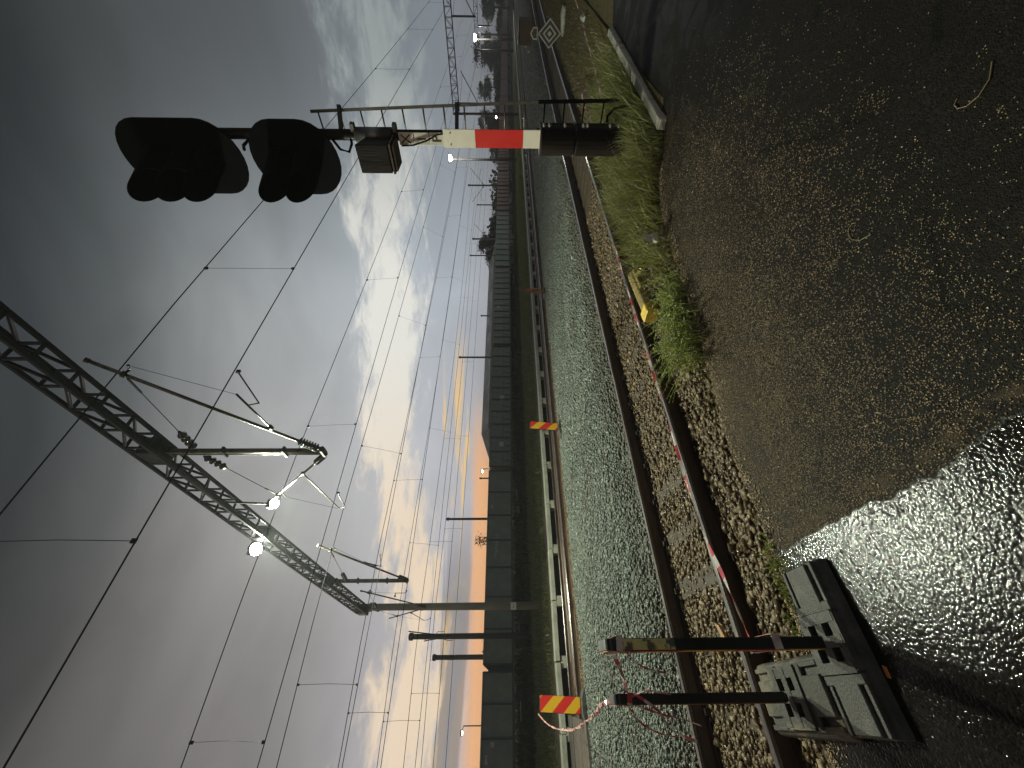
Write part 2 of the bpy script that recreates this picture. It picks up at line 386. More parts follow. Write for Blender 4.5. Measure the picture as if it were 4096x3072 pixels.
# ------------------------------------------------------------------ mesh helper
KIDS = {}
class MB:
    def __init__(s): s.v = []; s.f = []
    def add(s, vs, fs):
        o = len(s.v); s.v += [tuple(v) for v in vs]; s.f += [tuple(i + o for i in f) for f in fs]; return s
    def box(s, c, d, rot=None):
        hx, hy, hz = d[0] / 2, d[1] / 2, d[2] / 2
        vs = [Vector((x, y, z)) for x in (-hx, hx) for y in (-hy, hy) for z in (-hz, hz)]
        if rot is not None: vs = [rot @ v for v in vs]
        c = Vector(c)
        return s.add([v + c for v in vs], [(0, 1, 3, 2), (4, 6, 7, 5), (0, 4, 5, 1), (2, 3, 7, 6), (0, 2, 6, 4), (1, 5, 7, 3)])
    def bar(s, a, b, wd, ht, up=(0, 0, 1)):
        a, b = Vector(a), Vector(b); z = (b - a); L = z.length; z.normalize()
        up = Vector(up)
        if abs(z.dot(up)) > .98: up = Vector((1, 0, 0))
        x = up.cross(z).normalized(); y = z.cross(x)
        rot = Matrix((x, y, z)).transposed()
        return s.box((a + b) / 2, (wd, ht, L), rot)
    def tube(s, pts, r, n=8, cap=True):
        pts = [Vector(p) for p in pts]; k = len(pts)
        rs = r if isinstance(r, (list, tuple)) else [r] * k
        vs = []; ref = None
        for i, p in enumerate(pts):
            d = (pts[min(i + 1, k - 1)] - pts[max(i - 1, 0)]).normalized()
            if ref is None: ref = Vector((0, 0, 1)) if abs(d.z) < .9 else Vector((1, 0, 0))
            x = ref.cross(d)
            if x.length < 1e-4: x = Vector((0, 1, 0)).cross(d)
            x.normalize(); y = d.cross(x); ref = y.cross(x) * -1 if False else ref
            for j in range(n):
                a = 2 * math.pi * j / n
                vs.append(p + (x * math.cos(a) + y * math.sin(a)) * rs[i])
        fs = [(i * n + j, i * n + (j + 1) % n, (i + 1) * n + (j + 1) % n, (i + 1) * n + j) for i in range(k - 1) for j in range(n)]
        if cap: fs += [tuple(reversed(range(n))), tuple(range((k - 1) * n, k * n))]
        return s.add(vs, fs)
    def prism(s, poly, a, b, frame):
        """poly in (p,q); frame(p,q,t) -> point; extruded from t=a to t=b"""
        n = len(poly)
        vs = [frame(p, q, a) for p, q in poly] + [frame(p, q, b) for p, q in poly]
        fs = [(i, (i + 1) % n, n + (i + 1) % n, n + i) for i in range(n)] + [tuple(reversed(range(n))), tuple(range(n, 2 * n))]
        return s.add(vs, fs)
    def lathe(s, prof, c=(0, 0, 0), axis=(0, 0, 1), n=14):
        ax = Vector(axis).normalized(); ref = Vector((0, 0, 1)) if abs(ax.z) < .9 else Vector((1, 0, 0))
        x = ref.cross(ax).normalized(); y = ax.cross(x); c = Vector(c)
        vs = [c + ax * z + (x * math.cos(2 * math.pi * j / n) + y * math.sin(2 * math.pi * j / n)) * r for r, z in prof for j in range(n)]
        k = len(prof)
        fs = [(i * n + j, i * n + (j + 1) % n, (i + 1) * n + (j + 1) % n, (i + 1) * n + j) for i in range(k - 1) for j in range(n)]
        fs += [tuple(reversed(range(n))), tuple(range((k - 1) * n, k * n))]
        return s.add(vs, fs)
    def mesh(s, name):
        me = bpy.data.meshes.new(name); me.from_pydata(s.v, [], s.f); me.update(); return me
    def build(s, name, material, parent=None, loc=None, smooth=False, bevel=0, seg=1):
        return link(name, s.mesh(name), material, parent, loc, smooth, bevel, seg)
def link(name, me, material, parent=None, loc=None, smooth=False, bevel=0, seg=1):
    if material and not me.materials: me.materials.append(MATS[material])
    o = bpy.data.objects.new(name, me); C.objects.link(o)
    if parent: o.parent = parent; KIDS.setdefault(parent.name, []).append(o)
    if loc is not None: o.location = loc
    if smooth:
        me.polygons.foreach_set('use_smooth', [True] * len(me.polygons))
    if bevel:
        b = o.modifiers.new('bevel', 'BEVEL'); b.width = bevel; b.segments = seg; b.limit_method = 'ANGLE'
    return o
def tag(o, label=None, cat=None, group=None, kind=None):
    if label: o['label'] = label
    if cat: o['category'] = cat
    if group: o['group'] = group
    if kind: o['kind'] = kind
    return o
def thing(name, label, cat, loc=(0, 0, 0), rz=0, group=None):
    o = bpy.data.objects.new(name, None); C.objects.link(o); o.empty_display_size = .2
    o.location = loc; o.rotation_euler = (0, 0, rz)
    return tag(o, label, cat, group)
def copy_tree(o, parent=None):
    c = o.copy(); C.objects.link(c); c.parent = parent
    if parent: KIDS.setdefault(parent.name, []).append(c)
    for ch in KIDS.get(o.name, []): copy_tree(ch, c)
    return c
def np_mesh(name, V, F):
    """V (n,3); F (m,k) all faces of k corners"""
    me = bpy.data.meshes.new(name)
    n, (mf, k) = len(V), F.shape
    me.vertices.add(n); me.vertices.foreach_set('co', V.astype(np.float32).ravel())
    me.loops.add(mf * k); me.loops.foreach_set('vertex_index', F.astype(np.int32).ravel())
    me.polygons.add(mf)
    me.polygons.foreach_set('loop_start', np.arange(0, mf * k, k, dtype=np.int32))
    me.polygons.foreach_set('loop_total', np.full(mf, k, dtype=np.int32))
    me.update(calc_edges=True); me.validate()
    return me
def text(body, size, material, parent, loc, frame, ext=.002, name='lettering', align='CENTER'):
    cu = bpy.data.curves.new(name, 'FONT'); cu.body = body; cu.size = size; cu.extrude = ext
    cu.align_x = align; cu.align_y = 'CENTER'; cu.materials.append(MATS[material])
    tmp = bpy.data.objects.new(name, cu); C.objects.link(tmp)
    me = bpy.data.meshes.new_from_object(tmp.evaluated_get(bpy.context.evaluated_depsgraph_get()))
    bpy.data.objects.remove(tmp); me.name = name
    o = link(name, me, material, parent)
    mm = Matrix.Identity(4)
    for i in range(3):
        for j in range(3): mm[i][j] = frame[j][i]
        mm[i][3] = loc[i]
    o.matrix_local = mm
    return o
FACE_S = ((0, -1, 0), (0, 0, 1), (-1, 0, 0))     # lettering that faces -x
FACE_D = ((1, 0, 0), (0, 0, 1), (0, -1, 0))      # lettering that faces -y

# ------------------------------------------------------------------ ground, road, ballast bed
def bed_z(d):
    xs = [-50, 2.3, 2.75, 3.1, 3.5, 3.85, 5.1, 5.5, 6.2, 7.5, 10.5, 11.8, 12.7, 13.2, 14.9, 15.7, 16.2]
    zs = [-.12, -.12, -.05, -.06, -.15, -.20, -.20, -.13, -.05, -.02, -.02, -.07, -.16, -.19, -.19, -.2, -.2]
    return np.interp(d, xs, zs)
def sheet(name, xs, ys, zf, material, kind='structure'):
    Xg, Yg = np.meshgrid(xs, ys, indexing='ij')
    V = np.stack([Xg, Yg, zf(Xg, Yg)], -1).reshape(-1, 3)
    ny = len(ys); i, j = np.meshgrid(np.arange(len(xs) - 1), np.arange(ny - 1), indexing='ij')
    a = (i * ny + j).ravel()
    F = np.stack([a, a + ny, a + ny + 1, a + 1], -1)
    o = link(name, np_mesh(name, V, F), material, smooth=True)
    return tag(o, kind=kind)
def wav(x, y, s=1.0):
    return s * (np.sin(x * 1.7 + y * 2.3) * .5 + np.sin(x * 4.1 - y * 3.7 + 1) * .3 + np.sin(x * 9.3 + y * 7.9) * .2)
sheet('ground', np.array([-900, -60, 0, 60, 300, 1500.]), np.array([-300, 0, 40, 200, 1500.]), lambda x, y: x * 0 - .42, 'soil')
sheet('track_bed', np.concatenate([np.linspace(-8, 20, 120), np.linspace(21, 60, 40), np.linspace(64, 420, 30)]), np.concatenate([np.linspace(1.2, 6.2, 42)]),
      lambda x, y: bed_z(y) + wav(x, y, .012), 'bed')
sheet('ballast_shoulder', np.concatenate([np.linspace(-8, 20, 120), np.linspace(21, 60, 40), np.linspace(64, 420, 30)]), np.linspace(5.42, 12.9, 46),
      lambda x, y: bed_z(y) + .006 + wav(x, y, .02) * (y > 5.8), 'bed_grey')
sheet('far_track_bed', np.concatenate([np.linspace(-12, 40, 60), np.linspace(44, 420, 30)]), np.linspace(12.6, 16.6, 20), lambda x, y: bed_z(y) + .002 + wav(x, y, .012), 'bed')

EDGE = [(-30, 3.4), (-6, 3.3), (-2, 3.2), (-.34, 3.1), (.34, 2.9), (.99, 2.84), (1.6, 2.86), (2.15, 2.74), (2.55, 2.67), (2.98, 2.58), (3.35, 2.54), (4.11, 2.42), (4.6, 2.31), (4.88, 2.17), (5.08, 1.93), (5.30, 1.54), (9.25, 1.33), (9.62, 1.02), (14, .75), (30, -.6), (90, -7)]
ed = []
for i in range(len(EDGE) - 1):
    a, b_ = EDGE[i], EDGE[i + 1]
    n = max(1, int(math.hypot(b_[0] - a[0], b_[1] - a[1]) / .09)) if -2.5 < a[0] < 5.2 else 1
    for k in range(n):
        tt = k / n; j = .018 if n > 1 else 0
        ed.append((a[0] + (b_[0] - a[0]) * tt + random.uniform(-j, j), a[1] + (b_[1] - a[1]) * tt + random.uniform(-j, j)))
ed.append(EDGE[-1])
poly = [(-30, -40)] + ed + [(90, -40)]
road = MB(); n = len(poly)
road.add([(x, y, 0) for x, y in poly] + [(x, y, -.2) for x, y in poly], [tuple(reversed(range(n)))] + [(i, (i + 1) % n, n + (i + 1) % n, n + i) for i in range(n)])
tag(road.build('road', 'asphalt'), kind='structure')
# kerb stones
kb = bpy.data.objects.new('kerb', None); C.objects.link(kb); tag(kb, kind='structure')
kpts = [(5.30, 1.60), (6.28, 1.545), (7.27, 1.49), (8.26, 1.435), (9.24, 1.38)]
for i in range(4):
    a, b_ = Vector((*kpts[i], 0)), Vector((*kpts[i + 1], 0)); d = (b_ - a).normalized()
    MB().bar(a + d * .008 + Vector((0, .04, -.03)), b_ - d * .008 + Vector((0, .04, -.03)), .13, .2).build('kerb_stone', 'kerb', kb, bevel=.015)
sheet('verge', np.linspace(4.6, 60, 120), np.linspace(1.45, 3.35, 16), lambda x, y: .0 + wav(x, y, .02) - np.clip((y - 2.6) * .22, 0, .2) - np.clip((5.2 - x) * .5, 0, .2), 'verge')


# ------------------------------------------------------------------ stones
CUBE = np.array([(x, y, z) for x in (-.5, .5) for y in (-.5, .5) for z in (-.5, .5)])
CF = np.array([(0, 1, 3, 2), (4, 6, 7, 5), (0, 4, 5, 1), (2, 3, 7, 6), (0, 2, 6, 4), (1, 5, 7, 3)])
def rand_rot(n):
    q = rng.normal(size=(n, 4)); q /= np.linalg.norm(q, axis=1)[:, None]
    a, b, c, d = q.T
    return np.stack([np.stack([1 - 2 * (c * c + d * d), 2 * (b * c - a * d), 2 * (b * d + a * c)], -1),
                     np.stack([2 * (b * c + a * d), 1 - 2 * (b * b + d * d), 2 * (c * d - a * b)], -1),
                     np.stack([2 * (b * d - a * c), 2 * (c * d + a * b), 1 - 2 * (b * b + c * c)], -1)], 1)
def stones(name, P, size, material, label=None, flat=.62):
    n = len(P)
    V = CUBE[None] + rng.uniform(-.22, .22, (n, 8, 3))
    V *= (size[:, None] * rng.uniform(.65, 1.25, (n, 3)))[:, None, :]
    V = np.einsum('nij,nkj->nki', rand_rot(n), V)
    V[:, :, 2] *= flat
    V += P[:, None, :]
    F = (CF[None] + (np.arange(n) * 8)[:, None, None]).reshape(-1, 4)
    o = link(name, np_mesh(name, V.reshape(-1, 3), F), material)
    return tag(o, label, None, None, 'stuff')
TET = np.array([(1, 1, 1), (1, -1, -1), (-1, 1, -1), (-1, -1, 1)]) * .5
TF = np.array([(0, 1, 2), (0, 3, 1), (0, 2, 3), (1, 3, 2)])
def grains(name, P, size, material, label):
    n = len(P); V = (TET[None] + rng.uniform(-.2, .2, (n, 4, 3))) * size[:, None, None]
    V = np.einsum('nij,nkj->nki', rand_rot(n), V); V[:, :, 2] *= .6; V += P[:, None, :]
    F = (TF[None] + (np.arange(n) * 4)[:, None, None]).reshape(-1, 3)
    return tag(link(name, np_mesh(name, V.reshape(-1, 3), F), material), label, None, None, 'stuff')
vx = np.linspace(9.0, 60, 80); vt = np.linspace(0, 1, 8)
Xg, Tg = np.meshgrid(vx, vt, indexing='ij')
Yg = (np.interp(Xg, [e[0] for e in EDGE], [e[1] for e in EDGE]) - .25) * (1 - Tg) + 1.75 * Tg
ii, jj = np.meshgrid(np.arange(79), np.arange(7), indexing='ij'); aa = (ii * 8 + jj).ravel()
tag(link('verge_slope', np_mesh('verge_slope', np.stack([Xg, Yg, -.035 + .012 * Tg + wav(Xg, Yg, .01)], -1).reshape(-1, 3), np.stack([aa, aa + 8, aa + 9, aa + 1], -1)), 'verge', smooth=True), kind='structure')
def depth(P): return P[:, 0] * math.cos(YAW) + P[:, 1] * math.sin(YAW)
def scatter(n, x0, x1, y0, y1): return np.stack([rng.uniform(x0, x1, n), rng.uniform(y0, y1, n)], -1)
def edge_y(x): return np.interp(x, [e[0] for e in EDGE], [e[1] for e in EDGE])
def visible(P, marg=.6):
    return (P[:, 0] > -.115 * P[:, 1] - marg)
# rusty ballast along the near track
xy = scatter(38000, -1.4, 9.5, 2.5, 5.55)
ok = (xy[:, 1] > edge_y(xy[:, 0]) + .03) & visible(xy) & (np.abs(xy[:, 1] - 3.75) > .085) & (np.abs(xy[:, 1] - 5.24) > .085)
ok &= ~((xy[:, 0] > 4.6) & (xy[:, 1] < 3.35) & (rng.uniform(size=len(xy)) < .8))
ok &= ~((xy[:, 1] < 3.55) & (rng.uniform(size=len(xy)) < .22))
ok &= rng.uniform(size=len(xy)) < np.clip(1.25 - .08 * xy[:, 0], .35, 1)
xy = xy[ok]; sz = rng.uniform(.018, .046, len(xy)) * np.where(rng.uniform(size=len(xy)) < .06, 1.6, 1)
z = bed_z(xy[:, 1]) + sz * .25 + rng.uniform(-.01, .012, len(xy))
sl = (np.abs(np.mod(xy[:, 0] - .1, .55) - .275) < .11) & (xy[:, 1] > 3.85) & (xy[:, 1] < 5.15)     # most sleepers are swept half clear
keep = ~(sl & (rng.uniform(size=len(xy)) < .40))
stones('rusty_ballast', np.c_[xy, z][keep], sz[keep], 'ballast_rust', 'brown rusty ballast stones lying around the nearest rails')
# fresh grey ballast between the tracks
xy = scatter(130000, -2.2, 19, 5.36, 12.75)
dp = depth(np.c_[xy, xy[:, 0] * 0])
ok = visible(xy) & (rng.uniform(size=len(xy)) < np.clip(1.25 - dp * .045, .25, 1)) & ~((xy[:, 1] < 5.55) & (rng.uniform(size=len(xy)) < .3))
xy = xy[ok]; dp = dp[ok]; sz = rng.uniform(.022, .056, len(xy)) * np.where(rng.uniform(size=len(xy)) < .05, 1.5, 1) * np.clip(.82 + dp * .022, .9, 1.35)
z = bed_z(xy[:, 1]) + wav(xy[:, 0], xy[:, 1], .02) + sz * .2 + rng.uniform(-.012, .02, len(xy))
stones('grey_ballast', np.c_[xy, z], sz * .88, 'ballast_grey', 'grey crushed stone ballast between the two tracks', .5)
x = 15 + 45 * rng.uniform(0, 1, 60000) ** 1.5; y = rng.uniform(5.4, 12.8, len(x)); sz = rng.uniform(.05, .10, len(x))
grains('distant_ballast', np.c_[x, y, bed_z(y) + wav(x, y, .02) + sz * .1], sz, 'ballast_grey', 'grey ballast farther along between the tracks')
# dark ballast in the far track
xy = scatter(9000, -3, 22, 12.6, 15.7); ok = visible(xy); xy = xy[ok]; sz = rng.uniform(.04, .07, len(xy))
stones('far_ballast', np.c_[xy, bed_z(xy[:, 1]) + sz * .2], sz, 'ballast_rust', 'dark ballast stones between and beside the far rails')
# washed-out grit along the asphalt edge
x = rng.uniform(-1.2, 5.0, 5200); off = np.abs(rng.normal(0, .07, len(x)))
y = edge_y(x) - off + .015; sz = rng.uniform(.004, .011, len(x))
stones('road_grit', np.c_[x, y, sz * .25], sz, 'grit', 'pale sandy grit washed along the broken edge of the asphalt')
x = rng.uniform(.75, 6.5, 120000); y = rng.uniform(.1, 2.75, len(x)); sz = rng.uniform(.003, .0085, len(x))
cl = .5 + .5 * np.sin(x * 3.1 + 2 * np.sin(y * 2.7)) * np.sin(y * 4.3 + x * 1.2)
cl2 = .5 + .5 * np.sin(x * 9.1 + 3 * np.sin(y * 5.2)) * np.sin(y * 11.3 - x * 4.2)
okk = rng.uniform(size=len(x)) < np.clip((y - .5) / 1.7, .03, 1) * np.clip(1.35 - (x - 1.0) * .3, .03, 1) * np.clip(-.08 + .85 * cl ** 1.3 + .45 * cl2, .03, 1)
okk &= y < edge_y(x) - .01
grains('road_sand', np.c_[x, y, sz * .2][okk], sz[okk], 'grit', 'scattered grains of sand on the wet asphalt')

# ------------------------------------------------------------------ tracks
RAILP = [(-.075, -.17), (.075, -.17), (.075, -.158), (.012, -.145), (.009, -.05), (.034, -.038), (.036, -.012), (.028, 0), (-.028, 0), (-.036, -.012), (-.034, -.038), (-.009, -.05), (-.012, -.145), (-.075, -.158)]
def path_frame(path):
    """path(x)->y ; returns the extrusion frame for a rail that follows it"""
    def f(p, q, t): return Vector((t, path(t) + p, q))
    return f
def rail_mesh(path, x0, x1, step, prof=RAILP, dz=0, only=None):
    mb = MB(); n = len(prof); xs = [x0 + (x1 - x0) * i / step for i in range(step + 1)]
    vs = [(x, path(x) + p, q + dz) for x in xs for p, q in prof]
    fs = [(i * n + j, (i + 1) * n + j, (i + 1) * n + (j + 1) % n, i * n + (j + 1) % n) for i in range(step) for j in range(n)]
    fs += [tuple(range(n)), tuple(reversed(range(step * n, step * n + n)))]
    return mb.add(vs, fs)
HEADP = [(-.0281, .0015), (.0281, .0015), (.0365, -.0118), (.0366, -.022), (.0345, -.022), (.027, -.001), (-.027, -.001), (-.0345, -.022), (-.0366, -.022), (-.0365, -.0118)]
def bend1(x): return -0.0011 * max(0, x - 14) ** 2 * (1 if x < 45 else 0) - (0.0011 * 31 ** 2 + (x - 45) * .068 if x >= 45 else 0)
t1 = thing('railway_track', 'nearest railway track with rusty rails and half buried sleepers beside the road', 'railway track')
for yy in (3.75, 5.24):
    r = rail_mesh(lambda x, yy=yy: yy + bend1(x), -4, 120, 62).build('rail', 'rail_rust', t1)
    rail_mesh(lambda x, yy=yy: yy + bend1(x), -4, 120, 62, HEADP).build('running_surface', 'rail_head', r)
slm = MB().box((0, 0, -.05), (.20, 2.5, .12)).mesh('sleeper')
plm = MB().box((0, 0, 0), (.15, .26, .016)).box((0, .10, .02), (.06, .045, .035)).box((0, -.10, .02), (.06, .045, .035)).mesh('tie_plate')
for i in range(-5, 62):
    x = .1 + .275 + .55 * i
    o = link('sleeper', slm, 'sleeper', t1, (x, 4.495 + bend1(x), -.194 + random.uniform(-.006, .004)), bevel=0); o.rotation_euler = (0, 0, random.uniform(-.02, .02))
    if x < 16:
        for yy in (3.75, 5.24): link('tie_plate', plm, 'clip_steel', t1, (x, yy + bend1(x), -.163))
t2 = thing('railway_track', 'farther railway track running along the concrete platform edge', 'railway track')
for yy in (13.3, 14.79):
    r = rail_mesh(lambda x, yy=yy: yy, -12, 300, 12).build('rail', 'rail_old', t2)
    rail_mesh(lambda x, yy=yy: yy, -12, 300, 12, HEADP).build('running_surface', 'rail_head', r)
for i in range(0, 60): link('sleeper', slm, 'sleeper', t2, (-1 + .6 * i, 14.045, -.175))
for i, (yy, x1, lab) in enumerate(((13.52, 34, 'first spare rail lying inside the far track, closest to the grey ballast'), (13.72, 31, 'second spare rail inside the far track'),
                                   (13.95, 36, 'third spare rail inside the far track'), (14.2, 28, 'fourth spare rail inside the far track, closest to the platform'))):
    tag(rail_mesh(lambda x, yy=yy: yy + .03 * math.sin(x * .35 + yy * 9), -.2 + .3 * i, x1, 24, dz=-.018 - .004 * i).build('spare_rail', 'rail_old' if i % 2 else 'rail_rust'), lab, 'rail', 'spare rails laid inside the far track')
# crossing panels at the left end of the far track
cp = thing('crossing_deck', 'worn brown level crossing deck panels laid across the far track', 'level crossing', (0, 0, 0))
for yy, wd in ((12.75, .95), (13.68, .60), (14.34, .60), (15.25, .75)):
    for k in range(3): MB().box((-1.15 - 1.22 * k, yy, -.06), (1.19, wd, .12)).build('deck_panel', 'panel_wood', cp, bevel=.012)

# ------------------------------------------------------------------ platform
pf = thing('platform_edge', 'low concrete platform edge slabs on short blocks along the far track', 'platform')
PD = 15.75
def slab_mesh(L): return MB().box((0, 0, 0), (L, .50, .16)).mesh('edge_slab')
sm_ = slab_mesh(1.775); bm_ = MB().box((0, 0, 0), (.34, .42, .42)).mesh('support_block'); wm_ = MB().box((0, 0, 0), (1.8, .08, .5)).mesh('back_wall')
for i in range(-6, 70):
    x = .78 + 1.8 * i
    o = link('edge_slab', sm_, 'concrete', pf, (x + .9 + random.uniform(-.006, .006), PD + .25 + random.uniform(-.012, .012), .15 + random.uniform(-.006, .006)), bevel=.012)
    if i == 0: o.rotation_euler = (0, .012, .03); o.location.z += .02
    if i == -1: o.rotation_euler = (0, -.02, -.035)
    link('support_block', bm_, 'concrete', pf, (x, PD + .24, -.14), bevel=.015)
    link('back_wall', wm_, 'concrete_dark', pf, (x + .9, PD + .62, -.16))
sheet('platform_top', np.concatenate([np.linspace(-14, 60, 90), np.linspace(66, 420, 30)]), np.array([16.27, 16.5, 17, 17.8, 18.6]), lambda x, y: .19 + wav(x, y, .012), 'soil')
sheet('grass_field', np.concatenate([np.linspace(-14, 60, 90), np.linspace(66, 420, 30)]), np.concatenate([np.linspace(18.4, 42, 26), [55., 80, 140]]), lambda x, y: .16 + wav(x * .6, y * .5, .06) - np.clip((y - 26) * .03, 0, .3), 'turf')

# ------------------------------------------------------------------ grass and weeds
def blades(name, P, hgt, width, material, label, lean=.35, kind='stuff', parent=None):
    n = len(P); a = rng.uniform(0, 2 * np.pi, n)
    dx, dy = np.cos(a), np.sin(a)
    ln = rng.normal(0, lean, (n, 2)) * hgt[:, None]
    W = (width * rng.uniform(.6, 1.2, n))[:, None]
    side = np.stack([dx, dy, 0 * dx], -1) * W
    mid = P + np.c_[ln * .35, hgt * .6]; tip = P + np.c_[ln, hgt]
    V = np.stack([P - side, P + side, mid + side * .7, mid - side * .7, tip], 1).reshape(-1, 3)
    b0 = np.arange(n) * 5
    F = np.concatenate([np.stack([b0, b0 + 1, b0 + 2], -1), np.stack([b0, b0 + 2, b0 + 3], -1), np.stack([b0 + 3, b0 + 2, b0 + 4], -1)])
    o = link(name, np_mesh(name, V, F), material, parent)
    return tag(o, label, None, None, kind) if kind else o
# tall grass round the signal's foot
def in_verge(x, y): return y > edge_y(x) + np.where(x > 5.2, .17, .02)
x = rng.uniform(3.9, 9.0, 15000); y = rng.uniform(1.5, 3.45, len(x))
ok = in_verge(x, y) & (rng.uniform(size=len(x)) < np.clip(1.3 - np.abs(x - 5.9) * .28 - np.clip(y - 2.7, 0, 1) * .9, .04, 1)) & ((x > 4.55) | (rng.uniform(size=len(x)) < .35))
x, y = x[ok], y[ok]
tuft = .5 + .5 * np.sin(x * 5.1 + np.sin(y * 7) * 1.3) * np.sin(y * 6.3 + x)
blades('tall_grass', np.c_[x, y, x * 0 - .02 - np.clip((y - 2.6) * .2, 0, .15)], rng.uniform(.14, .44, len(x)) * (.65 + .7 * tuft), .0066, 'grass', 'tall wet green grass round the foot of the signal post', .5)
x = rng.uniform(3.7, 9.0, 5200); y = rng.uniform(1.5, 3.6, len(x)); ok = (y > edge_y(x) + np.where(x > 5.2, .17, -.02)); x, y = x[ok], y[ok]
blades('dead_grass', np.c_[x, y, x * 0 - .03 - np.clip((y - 2.6) * .2, 0, .15)], rng.uniform(.05, .30, len(x)), .0052, 'grass_dry', 'dead straw coloured stems among the grass by the signal', .9)
x = rng.uniform(1.9, 5.0, 1500); y = edge_y(x) + np.abs(rng.normal(0, .14, len(x)))
blades('edge_grass', np.c_[x, y, x * 0 - .06], rng.uniform(.02, .09, len(x)), .004, 'grass_dry', 'thin dead grass along the broken asphalt edge', .9)
x = rng.uniform(6.5, 38, 15000); y = rng.uniform(1.5, 3.3, len(x)); ok = rng.uniform(size=len(x)) < np.clip(1.2 - (x - 6) * .02, .3, 1)
x, y = x[ok], y[ok]
blades('verge_grass', np.c_[x, y, x * 0], rng.uniform(.04, .11, len(x)), .007, 'grass_dry', 'short yellowish grass on the verge behind the kerb', .5)
# rough grass between the platform and the freight train
x = rng.uniform(-9, 75, 46000); y = 17.6 + 19 * rng.uniform(0, 1, len(x)) ** 1.5
ok = visible(np.c_[x, y], 1.5); x, y = x[ok], y[ok]
patch = .5 + .5 * np.sin(x * .7 + np.sin(y * .9) * 2) * np.sin(y * .8 + x * .33)
blades('meadow_grass', np.c_[x, y, .12 - np.clip((y - 26) * .03, 0, .3)], rng.uniform(.15, .36, len(x)) * (.5 + .75 * patch), .022, 'meadow', 'rough green grass between the platform and the freight train', .4)

x = rng.uniform(-9, 120, 15000); y = rng.uniform(33.5, 37.0, len(x)); ok = visible(np.c_[x, y], 1.5); x, y = x[ok], y[ok]
blades('trackside_weeds', np.c_[x, y, x * 0 - .12], rng.uniform(.5, 1.05, len(x)) * (.55 + .5 * np.sin(x * .45) ** 2), .06, 'leaf_dark', 'dark tall weeds along the foot of the freight train', .3)

def weed_clump(x0, y0, label, n, spread, hgt, out, seed, dry=False):
    """feathery roadside weed: arching stems set with short side shoots"""
    rn = random.Random(seed)
    root = thing('weed_clump', label, 'weed', (x0, y0, 0), 0, 'weeds along the asphalt edge')
    per = max(1, n // 3)
    for part in range(3):
        mb = MB()
        for k in range(per):
            bx, by = rn.gauss(0, spread[0]), rn.gauss(0, spread[1])
            a = rn.uniform(0, 2 * math.pi); L = hgt * rn.uniform(.55, 1.15)
            dr = Vector((math.cos(a) * .55 + out[0], math.sin(a) * .55 + out[1], 0)) * rn.uniform(.35, 1.0)
            p = Vector((bx, by, -.02)); seg = 7; pts = []
            for i in range(seg + 1):
                f = i / seg
                pts.append(p + dr * (L * (f ** 1.6)) + Vector((0, 0, L * (f - .42 * f * f))))
            for i in range(seg):
                a_, b_ = pts[i], pts[i + 1]; wd = .0036 * (1 - i / seg) + .0018
                sd = (b_ - a_).cross(Vector((.3, .2, 1))).normalized() * wd
                u2 = sd.cross(b_ - a_).normalized() * wd
                mb.add([a_ - sd, a_ + sd, b_ + sd * .8, b_ - sd * .8, a_ - u2, a_ + u2, b_ + u2 * .8, b_ - u2 * .8], [(0, 1, 2, 3), (4, 5, 6, 7)])
                if i >= 1:
                    for q in range(4):
                        o = a_.lerp(b_, rn.random()); dv = Vector((rn.gauss(0, 1), rn.gauss(0, 1), rn.gauss(.3, .6))).normalized() * L * rn.uniform(.06, .17) * (1.15 - i / seg)
                        s2 = dv.cross(Vector((.2, .5, 1))).normalized() * .0032
                        mb.add([o - s2, o + s2, o + dv * .6 + s2 * 1.2 + Vector((0, 0, -.004)), o + dv], [(0, 1, 2), (0, 2, 3)])
        tag(mb.build('stems', 'weed' if not dry else 'grass_dry', root), kind='stuff')
weed_clump(2.72, 2.74, 'feathery bright green weed reaching toward the near rail, nearest the boards', 90, (.16, .08), .58, (-.2, .45), 3)
weed_clump(3.08, 2.70, 'dense bright green weed on the asphalt edge, second from the rubber bases', 110, (.16, .08), .50, (-.05, .4), 4)
weed_clump(3.46, 2.66, 'dense bright green weed on the asphalt edge beside the yellow box', 100, (.15, .08), .37, (.05, .3), 5)
weed_clump(4.72, 2.74, 'green weed tuft beside the small white stake', 90, (.18, .14), .33, (.1, .3), 6)
weed_clump(5.0, 2.85, 'straggling yellowish weed between the signal grass and the near rail', 70, (.22, .15), .3, (.0, .3), 8, True)
weed_clump(.62, 2.86, 'small low grass tuft behind the big rubber base', 80, (.13, .05), .11, (0, .2), 9)
weed_clump(.30, 2.95, 'small grass tuft between the two rubber bases', 26, (.08, .04), .075, (0, .2), 10)

